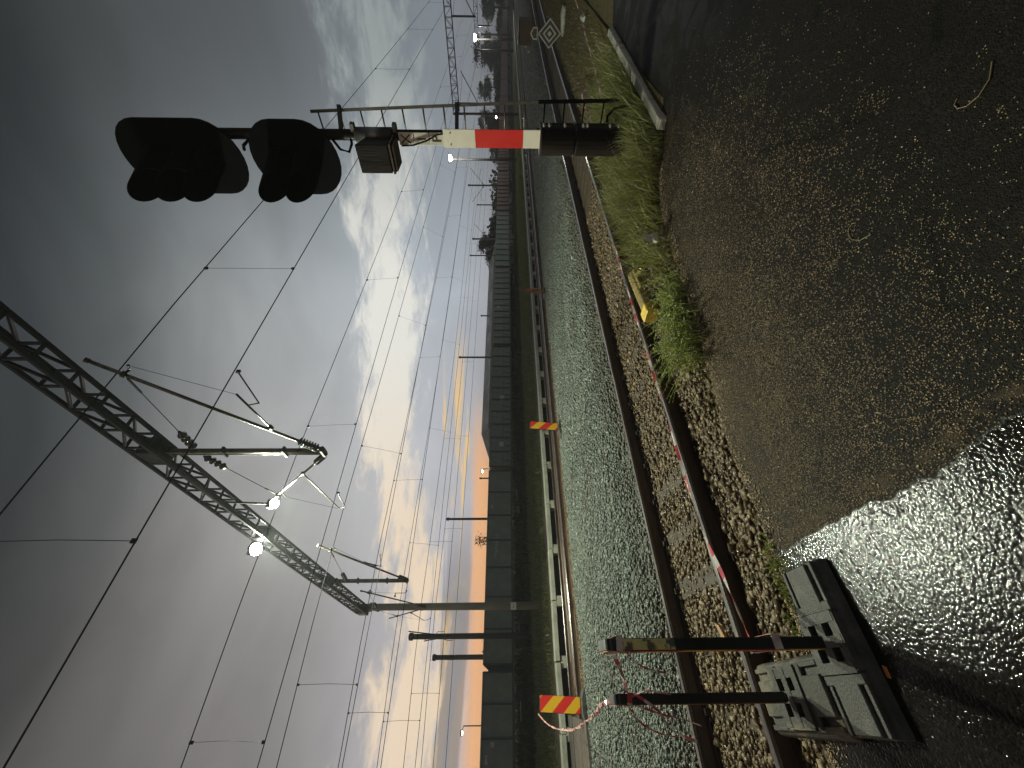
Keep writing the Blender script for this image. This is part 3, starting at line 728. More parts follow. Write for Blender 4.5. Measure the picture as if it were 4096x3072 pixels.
# ------------------------------------------------------------------ the colour light signal
SG = thing('railway_signal', 'tall black two-headed railway signal with red and white mast board', 'railway signal', (6.35, 2.13, 0))
def fS(p, q, t): return Vector((t, p, q))          # (p,q) in the plane across the track, t along it
def stadium(cy_, cz, wd, ht, n=12, k=1.0):
    r = wd / 2; st = max(0, ht - 2 * r * k) / 2; out = []
    for sgn, a0 in ((1, 0), (-1, math.pi)):
        for i in range(n + 1):
            a = a0 + math.pi * i / n
            out.append((cy_ + r * math.cos(a), cz + sgn * st + r * k * math.sin(a)))
    return out
MB().tube([(0, 0, -.1), (0, 0, 7.3)], .072, 14).build('post', 'signal_brown', SG, smooth=True)
def head(cz, ht, lamps, nm):
    pl = MB().prism(stadium(.275, cz, 1.02, ht, 14, .88), -.17, -.14, fS).build('backplate', 'signal_black', SG)
    MB().prism(stadium(.29, cz, .50, ht - .32, 10), -.139, .06, fS).build('housing', 'signal_black', pl)
    for zz in lamps:
        hd = MB(); rad = .19; nseg = 26
        vs = []; 
        for i in range(nseg + 1):
            a = R_(-80) + R_(340) * i / nseg
            ln = .54 + .20 * math.sin(a)
            for rr, off in ((rad, 0), (rad - .008, 0)):
                ca, sa = math.cos(a) * rr, math.sin(a) * rr
                vs += [(-.171, .29 + ca, zz + sa), (-.171 - ln, .29 + ca * .97 + ln * .24, zz + sa * .97 - ln * .06)]
        fs = []
        for i in range(nseg):
            o = i * 4; q = o + 4
            fs += [(o, o + 1, q + 1, q), (o + 2, q + 2, q + 3, o + 3), (o + 1, o + 3, q + 3, q + 1)]
        hd.add(vs, fs).build('hood', 'signal_black', SG, smooth=False)
        MB().lathe([(.11, 0), (.105, .008), (.07, .024), (.02, .03)], (-.172, .29, zz), (-1, 0, 0), 18).build('lens', 'lens', SG, smooth=True)
    MB().box((.0, .10, cz + ht * .18), (.10, .36, .06)).box((0, .10, cz - ht * .25), (.10, .36, .06)).build('bracket', 'steel_dark', SG, bevel=.01)
head(6.63, 1.72, (6.99, 6.62, 6.25), 'upper')
head(5.0, 1.26, (5.20, 4.83), 'lower')
MB().tube([(-.03, .2, 5.78), (-.1, .12, 5.72), (-.06, .05, 5.62), (-.04, .1, 5.5)], .022, 8).build('cable', 'signal_black', SG, smooth=True)
MB().tube([(-.05, .05, 4.42), (-.10, .16, 4.33), (-.08, .2, 4.22), (-.05, .1, 4.16), (-.05, .02, 4.15)], .02, 8).build('cable', 'signal_black', SG, smooth=True)
# route indicator box under the heads
ib = MB(); q0 = [(.0, 3.56), (.33, 3.56), (.33, 3.94), (.0, 3.94)]; q1 = [(-.02, 3.55), (.36, 3.55), (.36, 4.0), (-.02, 4.0)]
ib.add([(-.10, a, b) for a, b in q0] + [(-.42, a, b) for a, b in q1], [(0, 1, 2, 3), (7, 6, 5, 4), (0, 4, 5, 1), (1, 5, 6, 2), (2, 6, 7, 3), (3, 7, 4, 0)])
ib.build('indicator_box', 'signal_brown', SG, bevel=.01)
MB().box((-.25, .165, 3.52), (.36, .40, .03)).box((-.25, .165, 3.48), (.32, .34, .028)).build('indicator_sill', 'rail_rust', SG, bevel=.006)
MB().lathe([(.10, 3.55), (.10, 4.08)], (0, 0, 0), (0, 0, 1), 16).build('clamp_sleeve', 'steel_galv', SG, smooth=True)
for zz in (3.50, 4.10): MB().box((.0, -.10, zz), (.10, .10, .05)).tube([(-.02, -.17, zz), (-.02, -.05, zz)], .02, 6).build('clamp_bolt', 'steel_galv', SG)
# letter plates X I P, one under the other
for i, ch in enumerate('XIP'):
    zz = 3.34 - .222 * i
    lp = MB().box((-.085, .015, zz), (.012, .165, .215)).build('letter_plate', 'plate_cream', SG, bevel=.004)
    text(ch, .19, 'letter_black', SG, (-.0935, .015, zz), FACE_S)
MB().tube([(-.11, .10, 3.42), (-.115, .09, 3.25), (-.115, .03, 3.05), (-.11, -.05, 2.88), (-.10, -.06, 2.76)], .012, 6).build('cable', 'signal_brown', SG, smooth=True)
# white / red / white mast board
for nm, z0, z1, mtn in (('white_field', 2.345, 2.80, 'board_white'), ('red_field', 1.655, 2.343, 'board_red'), ('white_field', 1.385, 1.653, 'board_white')):
    MB().box((-.105, .0, (z0 + z1) / 2), (.02, .235, z1 - z0)).build(nm, mtn, SG)
for yy in (-.07, .08): MB().lathe([(.008, 0), (.008, .006)], (-.1155, yy, 2.70), (-1, 0, 0), 8).build('rivet', 'steel_dark', SG)
# dark terminal boxes at the foot
for z0, z1, wd in ((.915, 1.40, .36), (.20, .90, .36)):
    n_ = 10; prof = []
    for i in range(n_ + 1):
        a = math.pi * (.5 + i / n_)
        prof.append((-.11 + .13 * math.cos(a) * 1.1, .0 + (wd / 2) * math.sin(-a)))
    prof += [(.10, wd / 2), (.10, -wd / 2)]
    mb = MB(); k = len(prof)
    vs = [(p, q + .03, z0) for p, q in prof] + [(p, q + .03, z1) for p, q in prof]
    mb.add(vs, [(i, (i + 1) % k, k + (i + 1) % k, k + i) for i in range(k)] + [tuple(reversed(range(k))), tuple(range(k, 2 * k))])
    bx = mb.build('terminal_box', 'signal_brown', SG, bevel=.012)
    MB().box((-.02, .03, z1 + .004), (.27, wd + .02, .014)).build('lid', 'rail_rust', bx)
for zz in (1.36, 1.28, 1.06, .80, .74, .42, .30): MB().lathe([(.026, 0), (.030, .025), (.018, .06)], (-.09, -.145, zz), (-.5, -1, .25), 10).build('hex_bolt', 'bolt_bright', SG, smooth=True)
MB().prism([(-.16, -.1), (.2, -.1), (.14, .24), (-.10, .24)], -.14, .14, lambda p, q, t: Vector((t, p, q))).build('footing', 'signal_brown', SG, bevel=.02)
MB().tube([(-.02, -.2, .46), (.02, -.26, .46), (.12, -.32, .36), (.30, -.34, .0)], .017, 8).build('conduit', 'signal_black', SG, smooth=True)
# ladder
def lad(z): return .62 - .44 * (z / 5.2)
for yy, nm in ((-.29, 'ladder_stile'), (.08, 'ladder_stile')):
    MB().bar((lad(.1) , yy, .10), (lad(1.42), yy, 1.42), .045, .03).build(nm, 'signal_black', SG)
    MB().bar((lad(1.42), yy, 1.42), (lad(4.72), yy + (.07 if yy < 0 else 0), 4.72), .036, .026).build(nm, 'ladder_grey', SG)
for i in range(15):
    zz = .42 + .30 * i
    MB().tube([(lad(zz), -.30 + .02 * max(0, zz - 1.4), zz), (lad(zz), .09, zz)], .012, 8).build('rung', 'ladder_grey' if zz > 1.4 else 'signal_black', SG, smooth=True)
for zz in (2.62, 4.3): MB().bar((.05, -.02, zz), (lad(zz), -.29, zz), .05, .05).build('ladder_stay', 'steel_dark', SG)

# ------------------------------------------------------------------ gantries, drop posts, cantilevers
def beam_s(d): return 3.6 - .042 * (d - 8)
def lattice(root, sf, d0, d1, panel, parts=True, zl=8.4, zh=8.8, hw=.15):
    def P(i, d): return Vector((sf(d) + (hw if i & 1 else -hw), d, zh if i & 2 else zl))
    for i in range(4): MB().bar(P(i, d0), P(i, d1), .058, .058).build('chord', 'gantry_steel', root)
    n = int((d1 - d0) / panel); joined = MB()
    meshes = {}
    for k in range(n + 1):
        d = d0 + k * panel
        for fi, (a, b_) in enumerate(((0, 1), (2, 3), (0, 2), (1, 3))):
            for nm in ('strut', 'diagonal'):
                if nm == 'diagonal' and (k == n or fi < 2): continue
                p0, p1 = P(a, d), P(b_, d if nm == 'strut' else d + panel)
                if nm == 'diagonal' and k % 2: p0, p1 = P(b_, d), P(a, d + panel)
                if parts:
                    key = (fi, nm, k % 2)
                    if key not in meshes: meshes[key] = MB().bar(p0 - P(0, d), p1 - P(0, d), .042, .032).mesh(nm)
                    link(nm, meshes[key], 'gantry_steel', root, P(0, d))
                else: joined.bar(p0, p1, .045, .04)
    if not parts: tag(joined.build('lattice', 'gantry_steel', root), kind='stuff')
def insulator(a, b_, r, nshed, root, thin=.02):
    a, b_ = Vector(a), Vector(b_); L = (b_ - a).length; prof = [(thin * .6, 0), (thin, L * .06)]
    for i in range(nshed):
        z0 = L * (.08 + .84 * i / nshed); dz = L * .84 / nshed
        prof += [(thin * 1.3, z0), (r, z0 + dz * .35), (r * .95, z0 + dz * .5), (thin * 1.3, z0 + dz * .75)]
    prof += [(thin, L * .94), (thin * .6, L)]
    return MB().lathe(prof, a, b_ - a, 12).build('insulator', 'insulator', root, smooth=True)
G1 = thing('overhead_gantry', 'nearest dark lattice gantry crossing overhead on a concrete mast', 'gantry')
lattice(G1, beam_s, 3.4, 20.5, .57)
lattice(G1, beam_s, -7.2, 3.39, .5, parts=False)
MS = (3.22, 20.95)
MB().tube([(MS[0], MS[1], -.2), (MS[0], MS[1], 9.0)], [.17, .145], 18).build('mast', 'mast_concrete', G1, smooth=True)
MB().lathe([(.2, 0), (.2, .12)], (MS[0], MS[1], 8.25), (0, 0, 1), 16).lathe([(.185, 0), (.185, .1)], (MS[0], MS[1], 8.95), (0, 0, 1), 16).build('mast_collar', 'steel_galv', G1)
MB().box((beam_s(20.75), 20.8, 8.6), (.34, .5, .42)).build('end_plate', 'gantry_steel', G1)
MB().tube([(beam_s(-7), -7.2, -.2), (beam_s(-7), -7.2, 9.0)], [.17, .145], 18).build('mast', 'mast_concrete', G1, smooth=True)
npl = MB().box((MS[0] - .03, MS[1] - .17, 1.55), (.30, .012, .27)).build('number_plate', 'board_white', G1)
text('80-2', .10, 'letter_black', G1, (MS[0] - .03, MS[1] - .1775, 1.54), FACE_D)
for d in (6.6, 11.0, 15.9): MB().box((beam_s(d), d, 8.55), (.34, .42 if d < 7 else .3, .36)).build('gusset', 'gantry_steel', G1)

def cantilever(name, label, root_pt, zbot, tip, clamp, arm, reg, contact, ztie, r=.024, group='cantilever arms'):
    """tube strut from a drop post or mast up to a carrier clamp, with steady arm and tie wire; all points (d,z) at x"""
    x = root_pt[0]; V = lambda d, z, o=0: Vector((x + o, d, z))
    o = thing(name, label, 'cantilever arm', (0, 0, 0), 0, group)
    base = V(root_pt[1], zbot); tp = V(*tip); dr = (tp - base); L = dr.length; u = dr / L
    MB().tube([base, base + u * .1], r * 1.6, 8).build('hinge', 'steel_dark', o)
    insulator(base + u * .08, base + u * .52, r * 3.0, 7, o, r * 1.05)
    MB().tube([base + u * .48, tp], r, 10).build('strut_tube', 'drop_tube', o, smooth=True)
    MB().lathe([(r * 1.4, 0), (r * 1.4, .06)], tp - u * .05, u, 8).build('end_cap', 'steel_dark', o)
    cl = V(*clamp); on = base + u * max(.3, (cl - base).dot(u))
    MB().tube([on, on + Vector((.10, 0, -.03)), cl], .02, 6).lathe([(.05, -.03), (.05, .03)], on, u, 10).build('carrier_clamp', 'steel_dark', o)
    tie0 = V(root_pt[1] + (.08 if tip[0] > root_pt[1] else -.08), ztie); td = (on - tie0)
    insulator(tie0, tie0 + td * .28, .075, 4, o, .03)
    MB().tube([tie0 + td * .27, on], .007, 5).tube([on - td * .2, on - td * .05], .018, 6).build('tie_wire', 'wire', o)
    a0, a1 = V(*arm[0]), V(*arm[1])
    MB().tube([a0, a1], r * .62, 8).lathe([(r * 1.5, -.04), (r * 1.5, .04)], a0, (a1 - a0), 8).build('registration_tube', 'drop_tube', o, smooth=True)
    r0, r1 = V(*reg[0]), V(*reg[1])
    MB().tube([r0, r1], .012, 6).build('drop_bracket', 'steel_dark', o)
    ct = V(*contact)
    MB().tube([r1, ct + Vector((0, 0, .03))], .011, 6).box(ct + Vector((0, 0, .02)), (.05, .03, .05)).build('steady_arm', 'steel_dark', o)
    MB().tube([cl + Vector((0, .02, -.03)), a1 + Vector((0, 0, .02))], .004, 4).build('stay_wire', 'wire', o)
    return o
dp1 = thing('drop_post', 'pale drop tube hanging from the gantry above the grey ballast, nearest of the two', 'drop post', (3.66, 6.66, 0), 0, 'drop posts under the gantry')
MB().tube([(0, -.045, 5.38), (0, -.045, 8.42)], .048, 12).build('tube', 'drop_tube', dp1, smooth=True)
MB().tube([(0, .05, 5.45), (0, .05, 8.42)], .036, 12).build('tube', 'drop_tube', dp1, smooth=True)
for zz in (5.42, 6.15, 7.3, 8.3): MB().box((0, 0, zz), (.12, .22, .04)).build('clamp', 'steel_dark', dp1)
cantilever('cantilever_arm', 'long cantilever arm reaching over the nearest track from the near drop tube', (3.66, 6.6), 5.40, (4.03, 7.74), (4.15, 7.24), ((5.78, 6.02), (4.82, 6.09)), ((5.12, 6.08), (5.06, 5.86)), (4.28, 5.75), 7.78, .027)
cantilever('cantilever_arm', 'cantilever arm sloping up beside the small floodlight', (3.66, 6.74), 5.40, (8.95, 7.45), (8.85, 7.1), ((7.6, 6.2), (9.6, 6.1)), ((9.58, 6.12), (9.5, 5.93)), (8.62, 5.78), 7.8, .022)
dp2 = thing('drop_post', 'drop tube hanging from the gantry over the far track, farther of the two', 'drop post', (3.35, 16.1, 0), 0, 'drop posts under the gantry')
MB().tube([(0, 0, 5.6), (0, 0, 8.42)], .07, 12).build('tube', 'drop_tube', dp2, smooth=True)
for zz in (5.66, 6.4, 7.5, 8.3): MB().box((0, 0, zz), (.18, .2, .04)).build('clamp', 'steel_dark', dp2)
cantilever('cantilever_arm', 'cantilever arm from the farther drop tube, over the far track', (3.35, 16.0), 5.66, (11.6, 7.3), (12.0, 6.9), ((13.9, 6.28), (13.4, 6.5)), ((13.5, 6.45), (14.0, 6.1)), (12.6, 5.75), 7.9, .03)
cantilever('cantilever_arm', 'cantilever arm on the concrete mast pointing toward the road', (3.2, 20.8), 5.7, (17.1, 7.65), (17.4, 7.3), ((18.2, 6.55), (17.6, 6.4)), ((17.6, 6.4), (17.6, 6.0)), (17.2, 5.85), 8.0, .026)
cantilever('cantilever_arm', 'cantilever arm on the concrete mast pointing away toward the freight train', (3.2, 21.1), 5.7, (24.3, 8.2), (23.6, 7.6), ((22.6, 6.7), (25.2, 6.5)), ((25.2, 6.5), (24.9, 6.2)), (24.4, 6.0), 8.3, .026)

def plain_mast(x, y, ztop, label, r=.17, arms=(), z0=-.2, mtn='mast_dark', thin=False):
    o = thing('overhead_line_mast', label, 'mast', (x, y, 0), 0, 'overhead line masts')
    MB().tube([(0, 0, z0), (0, 0, ztop)], [r, r * .86], 10).build('mast', mtn, o, smooth=True)
    MB().lathe([(r * 1.2, 0), (r * 1.2, .25)], (0, 0, ztop - .3), (0, 0, 1), 10).build('mast_cap', mtn, o)
    for sgn in arms:
        MB().tube([(0, sgn * .1, ztop - 3.0), (0, sgn * 3.1, ztop - .6)], .035, 6).build('strut_tube', 'steel_dark', o)
        MB().tube([(0, sgn * .1, ztop - .4), (0, sgn * 2.6, ztop - .95)], .015, 5).build('tie_wire', 'wire', o)
        MB().tube([(0, sgn * 1.2, ztop - 2.1), (0, sgn * 2.8, ztop - 2.5), (0, sgn * 2.8, ztop - 2.9)], .022, 5).build('registration_tube', 'steel_dark', o)
        insulator((0, sgn * .12, ztop - 2.95), (0, sgn * .6, ztop - 2.55), .08, 5, o, .035)
    return o
plain_mast(3.25, 33.6, 9.0, 'dark mast just left of the gantry mast, in front of the train', .21, (-1, 1))
plain_mast(2.7, 45.6, 9.0, 'dark mast rising behind the train, left of the two before it', .24, (-1,))
for x, y, zt, r, arms, lab in ((74, 33.0, 9.0, .16, (-1, 1), 'mast with two arms above the brown wagons'), (71, 35.2, 7.3, .12, (), 'thin short mast beside the armed mast above the brown wagons'),
                               (70.8, 42, 8.6, .17, (-1, 1), 'mast with two arms at the right end of the long shed roof'), (65, 42, 8.8, .13, (), 'plain mast standing behind the shed roof near its right end'),
                               (38.7, 42, 8.85, .15, (), 'thin plain mast behind the middle of the shed'), (57, 50, 6.8, .14, (), 'short mast tip peeping above the shed roof'),
                               (14.8, 42, 8.4, .14, (), 'thin plain mast above the wagons between shed and gantry mast'), (21.4, 46, 5.3, .1, (), 'small lamp-like post tip just above the wagon tops')):
    plain_mast(x, y, zt, lab, r, arms)
# next gantries down the line
G2 = thing('overhead_gantry', 'second lattice gantry down the line, seen right of the signal', 'gantry', (57.5, 0, 0))
lattice(G2, lambda d: 3.4, -7, 17.6, .9, parts=False, zl=8.15, zh=8.95, hw=.3)
for y in (17.8, -7.2): MB().tube([(3.4, y, -.2), (3.4, y, 9)], [.19, .16], 10).build('mast', 'mast_dark', G2, smooth=True)
for y, s_ in ((16.6, -1), (8.2, -1)):
    MB().tube([(3.4, y, 5.4), (3.4, y, 8.2)], .1, 8).tube([(3.4, y, 5.6), (3.4, y + s_ * 3.4, 7.6)], .05, 6).tube([(3.4, y, 8.0), (3.4, y + s_ * 3.0, 7.4)], .02, 5).build('drop_arm', 'steel_dark', G2)
G3 = thing('overhead_gantry', 'third lattice gantry, small in the distance beside a lamp', 'gantry', (112, 0, 0))
lattice(G3, lambda d: 3.4, -8, 21, 1.1, parts=False, zl=8.1, zh=8.9, hw=.3)
for y in (21.2, -8.2): MB().tube([(3.4, y, -.2), (3.4, y, 9)], [.24, .2], 10).build('mast', 'mast_dark', G3, smooth=True)
for y in (17.0, 10.5):
    MB().tube([(3.4, y, 5.4), (3.4, y, 8.2)], .13, 8).tube([(3.4, y, 5.6), (3.4, y - 3.4, 7.6)], .06, 6).build('drop_arm', 'steel_dark', G3)
plain_mast(150, 24, 9.2, 'distant mast left of the third gantry', .28, (-1, 1)); plain_mast(165, 12, 9, 'distant mast right of the third gantry', .3, (1,))

# ------------------------------------------------------------------ overhead wires
def wires(label, yc, yk, zc, zk, r, drops, x0=-6, x1=330, sag=.35, feeders=()):
    o = thing('overhead_line', label, 'overhead wire', (0, 0, 0), 0, 'overhead contact lines')
    def zcar(x):
        f = ((x - 3.4) % 57.5) / 57.5
        return zk - sag * 4 * f * (1 - f)
    xs = [x0 + (x1 - x0) * i / 90 for i in range(91)]
    MB().tube([(x, yk, zcar(x)) for x in xs], r * 1.1, 5).build('carrier_wire', 'wire', o)
    MB().tube([(x0, yc, zc), (3.4, yc, zc), (61, yc, zc), (x1, yc, zc)], r, 5).build('contact_wire', 'wire', o)
    for x in drops:
        MB().tube([(x, yk, zcar(x)), (x + .02, (yk + yc) / 2 + .015, (zcar(x) + zc) / 2), (x, yc, zc)], r * .5, 4).box((x, yk, zcar(x) - .02), (.05, .03, .06)).box((x, yc, zc + .02), (.05, .025, .05)).build('dropper', 'wire', o)
    for (yf, zf) in feeders:
        MB().tube([(x, yf, zf - .3 * math.sin((x - 3.4) / 57.5 * math.pi) ** 2) for x in xs], r * .9, 4).build('feeder_wire', 'wire', o)
wires('contact and carrier wires over the nearest track', 4.3, 4.3, 5.85, 7.55, .0085, (1.3, 6.2, 12.8, 20, 28, 37, 46, 54))
wires('contact and carrier wires over the grey ballast strip', 8.7, 8.8, 5.88, 7.25, .0085, (-.6, 5.6, 12, 19, 27, 36, 45, 54))
wires('contact and carrier wires over the far track', 12.9, 12.3, 5.8, 7.2, .010, (.2, 7, 14, 22, 31, 40, 50))
wires('contact and carrier wires over the grass beside the platform', 17.3, 17.4, 5.9, 7.4, .012, (-.5, 8, 16, 24, 33, 43))
wires('contact and carrier wires behind the concrete mast', 24.4, 23.8, 6.0, 7.7, .013, (-1, 7, 15, 24, 33, 43))
wires('contact and carrier wires on the near side of the freight train', 30.4, 30.4, 6.0, 7.8, .016, (0, 9, 18, 28, 38, 50))
wires('contact and carrier wires above the freight train', 36.6, 36.6, 6.0, 7.8, .018, (2, 12, 22, 33, 45))

# ------------------------------------------------------------------ lamps
def floodlight(name, label, loc, aim, size, glow, stem, energy=None, col=(1, .98, .82), rad=.09, spot=150):
    o = thing(name, label, 'floodlight', loc)
    a = Vector(aim).normalized(); q = a.to_track_quat('Z', 'Y').to_matrix()
    MB().box(-a * .07, (size, size * .8, .14), q).build('housing', 'steel_dark', o, bevel=.02)
    MB().lathe([(size * .52, -.01), (size * .50, size * .2), (size * .36, size * .38), (size * .1, size * .46)], (0, 0, 0), a, 18).build('lamp_glass', glow, o, smooth=True)
    mb = MB()
    for p0, p1 in stem: mb.tube([p0, p1], .025, 6)
    mb.build('bracket', 'steel_dark', o)
    if energy:
        L = bpy.data.lights.new(name + '_light', 'SPOT'); L.energy = energy; L.color = col; L.shadow_soft_size = rad
        L.spot_size = R_(spot); L.spot_blend = .45
        lo = bpy.data.objects.new('light', L); C.objects.link(lo); lo.parent = o; lo.location = a * (size * .5 + .1)
        lo.rotation_euler = (-a).to_track_quat('Z', 'Y').to_euler()
    return o
floodlight('floodlight', 'larger glaring floodlight on an arm beside the gantry beam', (3.08, 10.98, 8.66), (0, -.36, -.93), .30, 'lamp_glow', [((0, .03, .05), (.02, .02, .22)), ((.02, .02, .22), (.30, 0, .12))], 3700, (.93, 1, .78), spot=152)
floodlight('floodlight', 'smaller glaring floodlight hanging under the gantry beam', (3.46, 8.74, 7.27), (0, -.22, -.97), .20, 'lamp_glow', [((0, .02, .05), (.05, .02, 1.14))], 1900, (.93, 1, .78), spot=128)
def lamp_post(x, y, z, label, energy=None, r=.11, glow='lamp_far', size=.45, group='distant yard lamps'):
    o = thing('yard_lamp', label, 'lamp', (x, y, 0), 0, group)
    MB().tube([(0, 0, -.2), (0, 0, z - .1)], [r, r * .7], 8).build('pole', 'mast_dark', o, smooth=True)
    MB().tube([(0, 0, z - .12), (-.4, -.3, z + .02)], r * .5, 6).build('arm', 'steel_dark', o)
    MB().box((-.5, -.38, z + .06), (size * 1.4, size, .12)).build('lamp_head', 'steel_dark', o)
    MB().lathe([(.02, -size * .38), (size * .35, -size * .3), (size * .5, -.02), (size * .5, 0)], (-.5, -.38, z), (0, 0, 1), 12).build('lamp_glass', glow, o, smooth=True)
    if energy:
        L = bpy.data.lights.new('yard_lamp_light', 'POINT'); L.energy = energy; L.color = (1, .98, .85); L.shadow_soft_size = .2
        lo = bpy.data.objects.new('light', L); C.objects.link(lo); lo.parent = o; lo.location = (-1.6, -1.3, z - 1.4)
    return o
lamp_post(64.8, 25, 10.6, 'bright yard lamp on a pole left of the signal board', 900, .22, size=1.0)
lamp_post(119.5, 20, 9.3, 'bright yard lamp beside the third gantry, right of the signal', 1300, .26, size=1.5)
for x, y, z, lab, gl in ((20.0, 40.5, 4.6, 'small light glinting in the gap between two wagons', 'lamp_far'), (-2.6, 52, 6.3, 'small warm lamp above the wagons at the far left', 'lamp_warm'),
                         (150, 40, 3.6, 'tiny warm light under the distant trees', 'lamp_warm'), (200, 20, 4.2, 'tiny warm light at the far right', 'lamp_warm'), (110, 33, 4.4, 'tiny pale light above the brown wagons', 'lamp_far')):
    lamp_post(x, y, z, lab, None, .07, gl, .34 if x < 100 else .6)

# ------------------------------------------------------------------ freight train
TD = 37.6; ZB, ZT = 1.30, 3.72
def wagon(L, npan, paint, detail=True):
    o = thing('gondola_wagon', 'x', 'freight wagon', (0, TD, 0), 0, 'freight wagons in the train')
    W = 2.8; pw = (L - .5) / npan
    if not detail:
        MB().box((L / 2, W / 2, (ZB + ZT) / 2), (L - .5, W, ZT - ZB)).build('body', paint, o)
        MB().box((L / 2, W / 2, .75), (L - 2, W * .7, 1.0)).build('underframe', 'wagon_under', o)
        return o
    pm = MB().box((0, 0, 0), (pw - .11, .06, ZT - ZB - .22)).mesh('side_panel'); rm = MB().box((0, 0, 0), (.11, .17, ZT - ZB - .1)).mesh('rib')
    for k in range(npan): link('side_panel', pm, paint, o, (.25 + pw * (k + .5), .06, (ZB + ZT) / 2))
    for k in range(npan + 1): link('rib', rm, 'wagon_rib', o, (.25 + pw * k, .0, (ZB + ZT) / 2))
    MB().box((L / 2, W - .05, (ZB + ZT) / 2), (L - .5, .08, ZT - ZB)).build('far_side', paint, o)
    for xx in (.3, L - .3): MB().box((xx, W / 2, (ZB + ZT) / 2), (.1, W - .2, ZT - ZB - .1)).build('end_wall', paint, o)
    MB().box((L / 2, .02, ZT - .05), (L - .44, .2, .12)).build('top_rail', paint, o)
    MB().box((L / 2, .0, ZB + .03), (L - .44, .2, .2)).box((L / 2, W / 2, ZB), (L - .5, W - .3, .14)).build('sole_bar', 'wagon_rib', o)
    for xx in (0.1, L - .1):
        for yy in (.55, W - .55): MB().lathe([(.08, -.2), (.08, .1), (.2, .12), (.2, .17)], (xx, yy, 1.05), (-1 if xx < 1 else 1, 0, 0), 10).build('buffer', 'wagon_under', o)
    for xx in (2.6, L - 2.6):
        bg_ = MB().box((xx, W / 2, .62), (2.6, W * .78, .28)).build('bogie', 'wagon_under', o)
        for dx in (-.9, .9):
            MB().lathe([(.46, -.06), (.46, .06)], (xx + dx, .62, .46), (0, 1, 0), 16).build('wheel', 'wagon_under', bg_)
    return o
GAPS = [-34.2, -16.3, 1.5, 18.6, 36.9, 54.9, 73.6]
WL = [(10, 'wagon_dark', 'dark gondola wagon cut by the far left end of the train'), (9, 'wagon_dark', 'dark scratched gondola wagon left of the broken gap'),
      (7, 'wagon_dark', 'dark green wagon with faded lettering behind the concrete mast'), (10, 'wagon_green', 'grey green wagon with wet glints, left end of the shed roof behind it'),
      (13, 'wagon_green', 'ribbed green wagon under the middle of the shed roof'), (11, 'wagon_teal', 'ribbed teal wagon coupled to the first brown wagon')]
WAG = []
for i in range(len(GAPS) - 1):
    o = wagon(GAPS[i + 1] - GAPS[i], WL[i][0], WL[i][1]); o.location.x = GAPS[i]; o['label'] = WL[i][2]; WAG.append(o)
br = wagon(17.8, 10, 'wagon_brown'); br.location.x = 73.7; br['label'] = 'rust brown wagon nearest to the teal one'
for k, lab in enumerate(('second rust brown wagon from the teal one', 'third rust brown wagon, left of the signal board')):
    o = copy_tree(br); o.location.x = 73.7 + 17.9 * (k + 1); o['label'] = lab
far_ = wagon(17.8, 1, 'wagon_brown', False); far_.location.x = 73.7 + 17.9 * 3; far_['label'] = 'dim distant wagon in the far end of the train, right of the signal'
far_['label'] = 'first dim distant wagon right of the signal, nearest to the ladder'
for k, nth in enumerate('second third fourth fifth sixth seventh eighth ninth tenth eleventh twelfth'.split(), 4):
    o = copy_tree(far_); o.location.x = 73.7 + 17.9 * k; o['label'] = nth + ' dim distant wagon right of the signal, counted from the ladder'
# lettering and chalk marks on the dark wagons
text('TTSMVALLS', .44, 'chalk', WAG[2], (10.7 - 1.5, -.028 + .055, 2.78), FACE_D, .004)
text('F  IXT', .42, 'chalk', WAG[1], (9.6, .027, 2.6), FACE_D, .004)
text('E', .4, 'chalk', WAG[3], (7.2, .027, 3.2), FACE_D, .004)
for wi, xx, zz, sx, sz in ((1, 12.6, 3.3, .5, .18), (1, 13.4, 2.9, .3, .3), (1, 3.4, 2.4, .28, .4), (1, 5.2, 3.1, .3, .25), (2, 13.0, 3.3, .3, .2), (3, 3.0, 2.4, .6, .5), (3, 9.4, 2.4, .7, .55), (4, 8.0, 3.0, .4, .4)):
    MB().box((xx, .026, zz), (sx, .012, sz)).build('paint_patch', 'chalk', WAG[wi])
MB().box((17.55, 1.2, 2.25), (1.3, 1.8, 1.9)).build('end_platform', 'wagon_rib', WAG[1])
# scrap load poking out of the gap wagon
MB().prism([(0, 0), (.4, .35), (.8, .2), (1.1, .6), (1.7, .4), (2.0, .75), (2.3, .3), (2.6, 0)], .3, 2.2, lambda p, q, t: Vector((16.9 + p, t, 3.1 + q))).build('load', 'wagon_rib', WAG[1])

